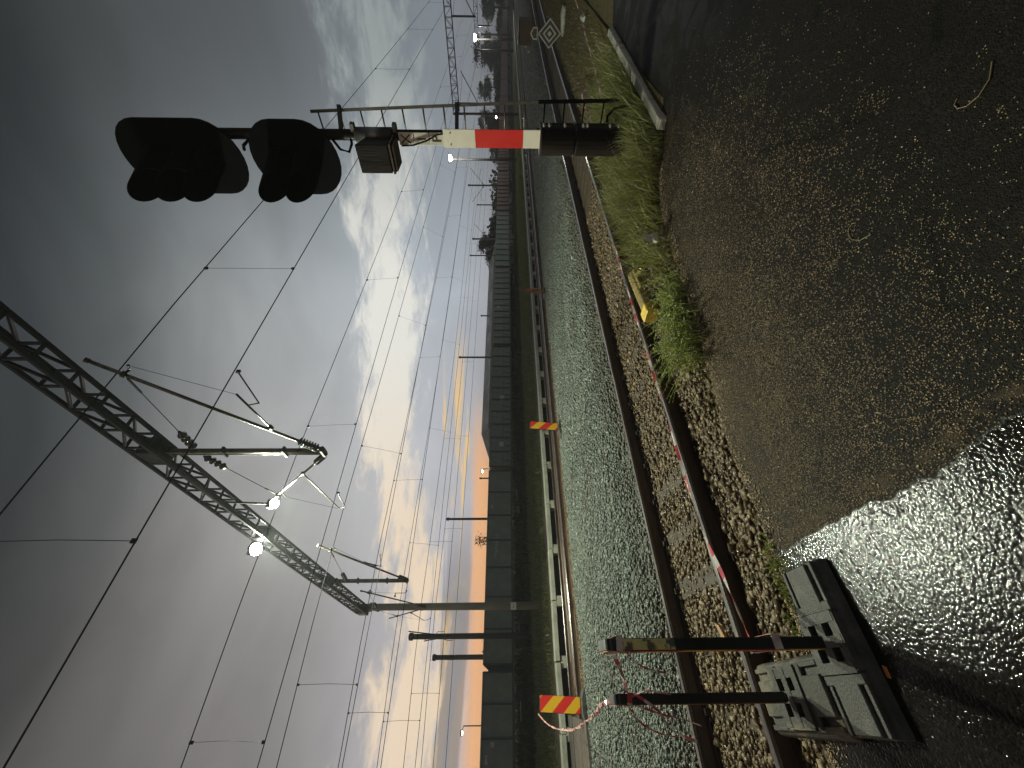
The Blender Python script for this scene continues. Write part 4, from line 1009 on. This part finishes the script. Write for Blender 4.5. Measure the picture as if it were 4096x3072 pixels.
# ------------------------------------------------------------------ shed behind the train, trees
sh = thing('goods_shed', 'long low goods shed with dark roof behind the train', 'shed', (0, 0, 0))
MB().box((52, 52, 2.2), (46, 12, 4.4)).build('wall', 'wall_pale', sh)
MB().add([(28.6, 45.5, 4.1), (76, 45.5, 4.1), (76, 58.5, 4.1), (28.6, 58.5, 4.1), (31.6, 52, 5.75), (76, 52, 5.75)], [(0, 1, 5, 4), (2, 3, 4, 5), (3, 0, 4), (1, 2, 5), (0, 3, 2, 1)]).build('roof', 'roof_dark', sh)
MB().box((52.3, 45.42, 4.08), (47.6, .14, .16)).build('gutter', 'steel_galv', sh)
for k in range(9): MB().box((32 + 5 * k, 45.95, 2.4), (2.6, .1, 2.4)).build('shed_door', 'roof_dark', sh)
def tree(x, y, hgt, wid, label, seed, tall=False, n=420):
    rn = random.Random(seed)
    o = thing('tree', label, 'tree', (x, y, 0), 0, 'trees on the horizon')
    MB().tube([(0, 0, -.3), (.1 * wid * .2, 0, hgt * .45), (wid * .05, 0, hgt * .85)], [hgt * .035, hgt * .024, hgt * .008], 7).build('trunk', 'bark', o)
    lb = MB()
    for k in range(6):
        a = rn.uniform(0, 6.28); z0 = hgt * rn.uniform(.25, .6)
        lb.tube([(0, 0, z0), (math.cos(a) * wid * .35, math.sin(a) * wid * .35, z0 + hgt * .2)], [hgt * .014, hgt * .005], 5)
    lb.build('limb', 'bark', o)
    clumps = [(rn.gauss(0, .26) * wid, rn.gauss(0, .26) * wid, hgt * (rn.uniform(.3, .97)), rn.uniform(.10, .22)) for _ in range(26)]
    vs = []; fs = []
    for k in range(n):
        cx, cy_, cz, cr = rn.choice(clumps); f = 1 - max(0, (cz / hgt - (.35 if tall else .5))) * (1.1 if tall else 1.3)
        p = Vector((cx * f + rn.gauss(0, cr * .55) * wid, cy_ * f + rn.gauss(0, cr * .55) * wid, cz + rn.gauss(0, cr * .35) * hgt * .6))
        s_ = rn.uniform(.012, .03) * (hgt + wid) * .5
        d1 = Vector((rn.gauss(0, 1), rn.gauss(0, 1), rn.gauss(0, 1))).normalized(); d2 = d1.cross(Vector((rn.gauss(0, 1), rn.gauss(0, 1), rn.gauss(0, 1)))).normalized()
        q = len(vs); vs += [p - d1 * s_, p + d2 * s_ * .7, p + d1 * s_, p - d2 * s_ * .7]; fs.append((q, q + 1, q + 2, q + 3))
    MB().add(vs, fs).build('crown', 'leaf_dark', o)
for i, a in enumerate(((84, 55, 7.6, 7, 'dark bushy tree above the brown wagon, right of the shed'), (92, 56, 8.8, 6, 'pointed dark tree just right of the shed end'), (104, 58, 6.6, 9, 'low dark bush above the second brown wagon'),
                       (118, 58, 6.2, 9, 'low dark bush behind the signal board'), (150, 46, 11.5, 8, 'tall leaning tree right of the signal ladder'), (170, 56, 9, 15, 'wide dark tree behind the ladder'),
                       (205, 50, 14, 12, 'tall dark tree left of the second yard lamp'), (225, 42, 16, 14, 'tall dark tree at the right, beside the second yard lamp'), (190, 62, 9.5, 18, 'broad dark tree in the distant row'),
                       (245, 30, 13, 16, 'tall dark tree behind the third gantry'), (275, 20, 10, 22, 'broad dark tree at the far right edge'), (260, 58, 10, 26, 'wide dark tree far behind the train end'),
                       (14.5, 48, 5.6, 2.6, 'thin bush top peeping over the wagons left of the shed'), (5, 60, 4.9, 3, 'thin bush top peeping over the wagons by the dark masts'))):
    tree(*a[:5], seed=50 + i, tall=i in (1, 4), n=6500 if a[3] > 5 else 700)
x = rng.uniform(-40, 60, 9000); y = rng.uniform(42, 46, len(x))  # scrub row added so the gaps under the wagons look dark
blades('shade_scrub', np.c_[x, y, x * 0 - .2], rng.uniform(.7, 1.7, len(x)), .16, 'leaf_dark', 'added dark scrub behind the train, standing in for the shade under the wagons', .3)
MB_w = MB(); vs = []; fs = []
for k in range(240):
    cx = 120 + k * 4.2 + rng.uniform(-2, 2); cy_ = 70 - k * .22 + rng.uniform(-6, 6); wd = rng.uniform(3, 7); hh = rng.uniform(3.5, 9)
    for q in range(90):
        d_ = rng.normal(size=3); d_ /= np.linalg.norm(d_); rr = rng.uniform(.5, 1)
        p_ = Vector((cx + d_[0] * wd * rr, cy_ + d_[1] * wd * rr, max(.1, hh * .5 + d_[2] * hh * .5 * rr)))
        e1 = Vector(rng.normal(size=3)).normalized() * rng.uniform(.5, 1.1); e2 = e1.cross(Vector(rng.normal(size=3))).normalized() * .6
        n_ = len(vs); vs += [p_ - e1, p_ + e2, p_ + e1, p_ - e2]; fs.append((n_, n_ + 1, n_ + 2, n_ + 3))
MB_w.add(vs, fs)
tag(MB_w.build('far_wood', 'leaf_dark'), 'dark mass of far trees closing the horizon to the right', None, None, 'stuff')

# ------------------------------------------------------------------ rubber bases and beacons
def rubber_base(name, label, loc, rz, mtn, L=.80, W=.37):
    o = thing(name, label, 'rubber base', loc, rz, 'rubber beacon bases')
    pr = [(-W / 2, 0), (W / 2, 0), (W / 2 - .012, .05), (W / 2 - .03, .066), (-W / 2 + .03, .066), (-W / 2 + .012, .05)]
    MB().prism(pr, -L / 2, L / 2, lambda p, q, t: Vector((t, p, q))).build('slab', mtn, o, bevel=.006)
    for sg in (-1, 1):
        x0 = sg * (L / 2 - .13)
        MB().box((x0, 0, .078), (.24, .19, .028)).build('tread_pad', mtn, o, bevel=.005)
        for yy in (-1, 1): MB().box((x0, yy * (W / 2 - .05), .074), (.25, .028, .022)).build('edge_rim', mtn, o, bevel=.004)
    cb = MB()
    for xx in (-.115, .0, .115): cb.box((xx, 0, .082), (.052, .29, .042))
    for yy in (-.125, 0, .125): cb.box((0, yy, .0805), (.264, .06, .039))
    cb.build('socket_block', mtn, o)
    for sg in (-1, 1): MB().box((sg * .165, 0, .076), (.05, .31, .03)).build('shoulder', mtn, o, bevel=.006)
    return o
rubber_base('rubber_base', 'large grey rubber base on the wet asphalt, nearest to the road', (.20, 2.585, 0), .02, 'rubber')
rubber_base('rubber_base', 'dirty rubber base between the larger base and the near rail', (-.04, 3.10, 0.012), R_(92), 'rubber_mud', .72, .40)

def board_prism(wd, z0, z1, th, r=.035):
    pts = []
    for cx, cz, a0 in ((wd / 2 - r, z1 - r, 0), (-wd / 2 + r, z1 - r, 90), (-wd / 2 + r, z0 + r, 180), (wd / 2 - r, z0 + r, 270)):
        for k in range(5): a = R_(a0 + 22.5 * k); pts.append((cx + r * math.cos(a), cz + r * math.sin(a)))
    return pts
def beacon(label, loc, rz, z0, z1, wd, th, face, neck=True, tilt=(0, 0), foot=True, fname='beacon_board'):
    """board stands in its own local x-z plane, striped face toward -y"""
    o = thing(fname, label, 'beacon', loc, rz, 'red and yellow beacons')
    o.rotation_euler = (tilt[0], tilt[1], rz)
    pts = board_prism(wd, z0, z1, th)
    MB().prism(pts, -th / 2, th / 2, lambda p, q, t: Vector((p, t, q))).build('board', 'black_plastic', o, bevel=.004)
    pts2 = board_prism(wd - .014, z0 + .007, z1 - .007, th, .03)
    MB().prism(pts2, -th / 2 - .004, -th / 2 - .0005, lambda p, q, t: Vector((p, t, q))).build('striped_face', face, o)
    if neck: MB().box((0, 0, z0 / 2 + .03), (.075, th * .8, z0 - .02)).build('neck', 'black_plastic', o, bevel=.006)
    if foot:
        MB().prism([(-.36, 0), (.36, 0), (.33, .07), (.14, .13), (-.14, .13), (-.33, .07)], -.19, .19, lambda p, q, t: Vector((p, t, q))).build('foot', 'rubber', o, bevel=.015)
    return o
# the two boards seen edge-on in the foreground (faces turned along the track, to the left)
b1 = beacon('black board seen edge-on with red tape, standing in the large rubber base', (.20, 2.585, .095), R_(-92.7), .075, 1.27, .25, .056, 'beacon_stripe', foot=False, tilt=(0, -.012))
MB().box((-.010, -.0335, 1.03), (.2, .003, .34)).build('sticker', 'sticker', b1)
MB().box((.1265, .0, 1.05), (.003, .05, .30)).build('sticker', 'sticker', b1)
b2 = beacon('second black board seen edge-on, standing in the dirty rubber base', (-.04, 3.10, .105), R_(-89), .075, 1.14, .20, .052, 'beacon_stripe_old', foot=False, tilt=(0, .006))
def face_cam(x, y, off=0): return math.atan2(y, x) - math.pi / 2 + off
beacon('largest red and yellow striped beacon on the ballast, tied to the rope', (-.28, 12.45, -.09), face_cam(-.28, 12.45, .05), .14, 1.15, .34, .06, 'beacon_stripe', tilt=(.0, .05))
beacon('middle red and yellow striped beacon on the ballast, leaning a little', (7.25, 11.5, -.06), face_cam(7.25, 11.5, .5), .14, 1.12, .28, .06, 'beacon_stripe', tilt=(.0, .09))
beacon('faded orange beacon on the ballast, farthest of the three', (15.4, 12.0, -.08), face_cam(15.4, 12.0, 1.0), .14, 1.08, .28, .06, 'beacon_stripe_old', tilt=(.05, .16))

# ------------------------------------------------------------------ barrier tape and rope
def ribbon(name, pts, wd, material, parent=None, twist=3.0, sub=14, thin=.0012, wob=.8):
    P = [Vector(p) for p in pts]; L = 0; vs = []; ln = []; path = []
    for i in range(len(P) - 1):
        p0, p1, p2, p3 = P[max(i - 1, 0)], P[i], P[i + 1], P[min(i + 2, len(P) - 1)]
        for k in range(sub):
            tt = k / sub
            path.append(.5 * ((2 * p1) + (p2 - p0) * tt + (2 * p0 - 5 * p1 + 4 * p2 - p3) * tt ** 2 + (3 * p1 - p0 - 3 * p2 + p3) * tt ** 3))
    path.append(P[-1])
    for i, p in enumerate(path):
        d = (path[min(i + 1, len(path) - 1)] - path[max(i - 1, 0)]).normalized()
        if i: L += (p - path[i - 1]).length
        x = d.cross(Vector((0, 0, 1))).normalized(); y = x.cross(d)
        a = twist * L + wob * math.sin(L * 5.1)
        if name == 'tape_knot': a = math.pi / 2
        sdv = (x * math.cos(a) + y * math.sin(a)) * wd / 2; nn_ = d.cross(sdv).normalized() * thin
        vs += [p - sdv - nn_, p + sdv - nn_, p + sdv + nn_, p - sdv + nn_]; ln += [L] * 4
    k = len(path)
    fs = [(i * 4 + j, i * 4 + (j + 1) % 4, i * 4 + 4 + (j + 1) % 4, i * 4 + 4 + j) for i in range(k - 1) for j in range(4)]
    me = MB().add(vs, fs).mesh(name)
    at = me.attributes.new('len', 'FLOAT', 'POINT'); at.data.foreach_set('value', ln)
    return link(name, me, material, parent)
tp = thing('barrier_tape', 'red and white barrier tape tied to the front board and lying along the near rail', 'barrier tape')
ribbon('tape_strip', [(.22, 2.70, .46), (.45, 2.96, .34), (.72, 3.28, .20), (1.0, 3.56, .09), (1.35, 3.675, .055), (2.0, 3.69, .045), (2.9, 3.69, .04), (3.8, 3.69, .04), (4.7, 3.685, .035), (5.6, 3.69, .02), (6.2, 3.71, .006)], .032, 'tape', tp, 0, 14, .0012, .7)
ribbon('tape_knot', [(.165, 2.46, .45), (.165, 2.71, .455), (.235, 2.71, .45), (.235, 2.46, .445), (.165, 2.46, .445)], .045, 'tape', tp, 0, 1, .0012, 1.57).rotation_euler = (0, 0, 0)
ribbon('loose_end', [(.20, 2.72, .46), (.24, 2.80, .55), (.22, 2.88, .60)], .02, 'tape', tp, 2, 6)
tq = thing('barrier_tape', 'frayed red and white tape tied between the tops of the two boards', 'barrier tape')
ribbon('tape_strip', [(.20, 2.70, 1.30), (.13, 2.80, 1.24), (.02, 2.98, 1.17), (-.04, 3.10, 1.16)], .026, 'tape_fine', tq, 9)
ribbon('tape_knot', [(.165, 2.46, 1.30), (.165, 2.71, 1.31), (.235, 2.71, 1.30), (.235, 2.46, 1.29), (.165, 2.46, 1.30)], .032, 'tape', tq, 0, 1)
ribbon('tape_knot', [(-.07, 2.99, 1.16), (-.07, 3.21, 1.17), (-.01, 3.21, 1.16), (-.01, 2.99, 1.15), (-.07, 2.99, 1.16)], .03, 'tape_fine', tq, 0, 1)
for i, pts in enumerate(([(-.05, 3.05, 1.15), (-.10, 2.98, 1.02), (-.13, 2.96, .88), (-.16, 2.93, .78)], [(-.03, 3.0, 1.15), (.0, 2.93, 1.05), (-.02, 2.9, .93)], [(-.06, 3.14, 1.14), (-.15, 3.12, 1.08), (-.20, 3.10, .98), (-.22, 3.1, .86)],
                         [(.18, 2.48, 1.28), (.10, 2.46, 1.2), (.07, 2.46, 1.08)], [(-.02, 2.95, 1.12), (-.09, 2.88, 1.03), (-.17, 2.86, .98), (-.22, 2.84, .86)])):
    ribbon('loose_end', pts, (.012, .016, .012, .008, .016)[i], 'tape_fine', tq, 5 + i, 8)
rp = thing('rope', 'pale twisted rope slung from the second board to the largest beacon', 'rope')
# hangs slack and swings out to the left of the straight line between its ends
pts = [(-.05, 3.13, 1.19)]
for u_, v_, Y_ in ((1303, 1524, 2.6), (1285, 1545, 3.1), (1252, 1571, 4.1), (1231, 1578, 5.2), (1200, 1574, 6.8), (1180, 1562, 8.2), (1163, 1543, 9.55)):
    X_ = (829.5 - v_) / 831 * Y_                      # paced out from the board to the beacon
    pts.append((X_ * right.x + Y_ * math.cos(YAW), X_ * right.y + Y_ * math.sin(YAW), CAMH - (u_ - 1093) / 831 * Y_))
ribbon('rope_strand', pts, .030, 'tape_fine', rp, 16, 10, .006)
tr = thing('barrier_tape', 'thin red and white tape strung low over the verge right of the signal', 'barrier tape')
ribbon('tape_strip', [(6.55, 2.2, .34), (7.5, 2.12, .28), (9, 1.93, .24), (10.6, 1.70, .25), (12.1, 1.46, .27), (16, 1.0, .3), (20, .9, .3)], .03, 'tape', tr, 1.2)
tu = thing('barrier_tape', 'short tape strip running from the signal toward the diamond board', 'barrier tape')
ribbon('tape_strip', [(6.6, 2.3, .42), (8.2, 2.45, .35), (9.8, 2.56, .28), (11.4, 2.6, .05)], .03, 'tape', tu, 1.0)

# ------------------------------------------------------------------ small things by the near rail
yb = thing('rail_box', 'worn yellow metal trackside box lying against the near rail', 'trackside box', (4.35, 3.38, -.06), R_(5))
MB().prism([(-.10, 0), (.12, 0), (.12, .10), (.03, .15), (-.06, .13), (-.10, .06)], -.42, .48, lambda p, q, t: Vector((t, p, q))).build('cover', 'yellow_paint', yb, bevel=.01)
MB().box((-.50, -.02, .08), (.17, .20, .17)).build('end_cap', 'yellow_bright', yb, bevel=.015)
MB().prism([(-.14, 0), (-.10, 0), (-.09, .13), (-.13, .12)], -.05, .40, lambda p, q, t: Vector((t, p, q))).build('side_flap', 'yellow_paint', yb)
MB().tube([(.22, -.13, .09), (.22, -.22, .07)], .045, 10).build('pipe_stub', 'yellow_paint', yb)
MB().lathe([(.03, 0), (.035, .04), (.012, .05)], (.22, -.22, .07), (0, -1, 0), 10).build('pipe_cap', 'yellow_bright', yb)
for k in range(5): MB().box((-.30 + .13 * k, -.19, .02), (.10, .10, .05), Matrix.Rotation(.3 * k, 3, 'Z')).build('bracket_plate', 'rail_rust', yb)
st = thing('marker_stake', 'small broken white plastic stake on the asphalt edge', 'stake', (4.22, 2.47, 0), R_(-40)); st.scale = (1.25, 1.25, 1.0)
MB().tube([(0, 0, -.05), (.0, .01, .11)], .012, 8).build('stem', 'pvc_white', st, smooth=True)
MB().prism([(-.05, .10), (.045, .10), (.03, .16), (-.035, .155)], -.03, .03, lambda p, q, t: Vector((p, t, q))).build('cup', 'pvc_white', st, bevel=.004)
MB().prism([(-.045, .15), (.01, .15), (.05, .22), (.02, .28), (-.03, .23)], -.006, .006, lambda p, q, t: Vector((p + t, t, q))).build('torn_flap', 'pvc_white', st)
for i, (x, y, z, s_, mtn, lab) in enumerate(((4.95, 3.30, -.03, .07, 'plastic_litter', 'crumpled white plastic scrap beyond the yellow box'), (12.4, 1.62, .05, .12, 'plastic_litter', 'pale plastic scrap on the verge at the right'),
                                             (13.9, 4.4, -.1, .10, 'plastic_litter', 'pale paper scrap between the near rails'))):
    tag(MB().prism([(-s_, 0), (-.2 * s_, .2 * s_), (s_, -.1 * s_), (.6 * s_, .8 * s_), (-.5 * s_, .9 * s_)], 0, s_ * .5, lambda p, q, t: Vector((p, q + t * .4, t))).build('litter', mtn, None, (x, y, z)), lab, 'litter')
tag(MB().prism([(-.026, -.008), (.022, -.010), (.028, .006), (-.02, .009)], 0, .008, lambda p, q, t: Vector((p, q, t))).build('wood_chip', 'orange_bit', None, (.06, 2.37, .002)), 'small orange chip on the asphalt in front of the large base', 'wood chip')
o = tag(MB().prism([(-.11, -.03), (.09, -.04), (.12, .01), (-.06, .04)], 0, .03, lambda p, q, t: Vector((p, q, t + p * .3))).build('wood_chip', 'wood_chip', None, (.38, 4.25, -.15)), 'brown wood splinter between the near rails', 'wood chip')
for x, y, a, lab in ((1.97, 1.06, .2, 'curved dry straw on the asphalt, the longer one'), (1.93, .49, 1.5, 'curved dry straw on the asphalt near the right corner'), (2.6, 1.8, 2.2, 'thin dry straw on the asphalt toward the kerb')):
    pts = [(x + .09 * math.cos(a + .5 * k) * k / 5 * 1.2, y + .09 * math.sin(a + .5 * k) * k / 5 * 1.2, .004) for k in range(7)]
    tag(MB().tube(pts, .0022, 5).build('straw', 'straw'), lab, 'straw')

# ------------------------------------------------------------------ diamond board right of the signal
db = thing('diamond_board', 'black and white concentric diamond board beside the track, right of the signal', 'railway sign', (17, 2.68, 0))
def dia(rr, t0, t1, nm, mtn, parent):
    return MB().prism([(rr, .46), (0, .46 + rr), (-rr, .46), (0, .46 - rr)], t0, t1, fS).build(nm, mtn, parent)
d0 = dia(.385, 0, .02, 'diamond_plate', 'sign_grey', db)
for k, (rr, mtn) in enumerate(((.335, 'letter_black'), (.225, 'sign_grey'), (.165, 'letter_black'), (.075, 'sign_grey'))): dia(rr, -.004 * (k + 1), 0, 'diamond_ring', mtn, d0)
MB().tube([(.04, 0, -.2), (.04, 0, .9)], .025, 8).build('stand', 'steel_galv', db)
MB().prism([(-.16, .86), (.16, .86), (.16, 1.0), (0, 1.10), (-.16, 1.0)], 0, .02, fS).build('top_plate', 'sign_grey', db)
MB().prism([(-.12, .885), (.12, .885), (.12, .985), (0, 1.06), (-.12, .985)], -.004, 0, fS).build('top_plate_field', 'letter_black', db)
MB().prism([(-.1, 0), (.55, -.02), (.6, .06), (.1, .12), (-.12, .08)], 0, .5, lambda p, q, t: Vector((t - .2, p - .55, q))).build('foot', 'concrete', db, bevel=.02)
cb_ = thing('cable_cabinet', 'low brown boxy cabinet between the tracks at the right edge', 'cabinet', (39.5, 6.1, -.1))
MB().box((0, 0, .5), (1.6, 1.4, 1.0)).build('cabinet_body', 'cloth_brown', cb_, bevel=.04)
MB().box((0, 0, 1.03), (1.75, 1.55, .06)).build('cabinet_lid', 'rail_rust', cb_)

# ------------------------------------------------------------------ damp air
hz = bpy.data.materials.new('haze'); hz.use_nodes = True; hz.node_tree.nodes.clear()
ht = NT(hz.node_tree); pv = ht.node('ShaderNodeVolumePrincipled'); ho = ht.node('ShaderNodeOutputMaterial')
pv.inputs['Color'].default_value = (.93, .96, 1, 1); pv.inputs['Density'].default_value = .0008; pv.inputs['Anisotropy'].default_value = .35
ht.l.new(pv.outputs[0], ho.inputs['Volume']); MATS['haze'] = hz
tag(MB().box((300, 600, 9.75), (2410, 1810, 22.5)).build('haze', 'haze'), 'thin damp evening air over the yard', None, None, 'stuff')
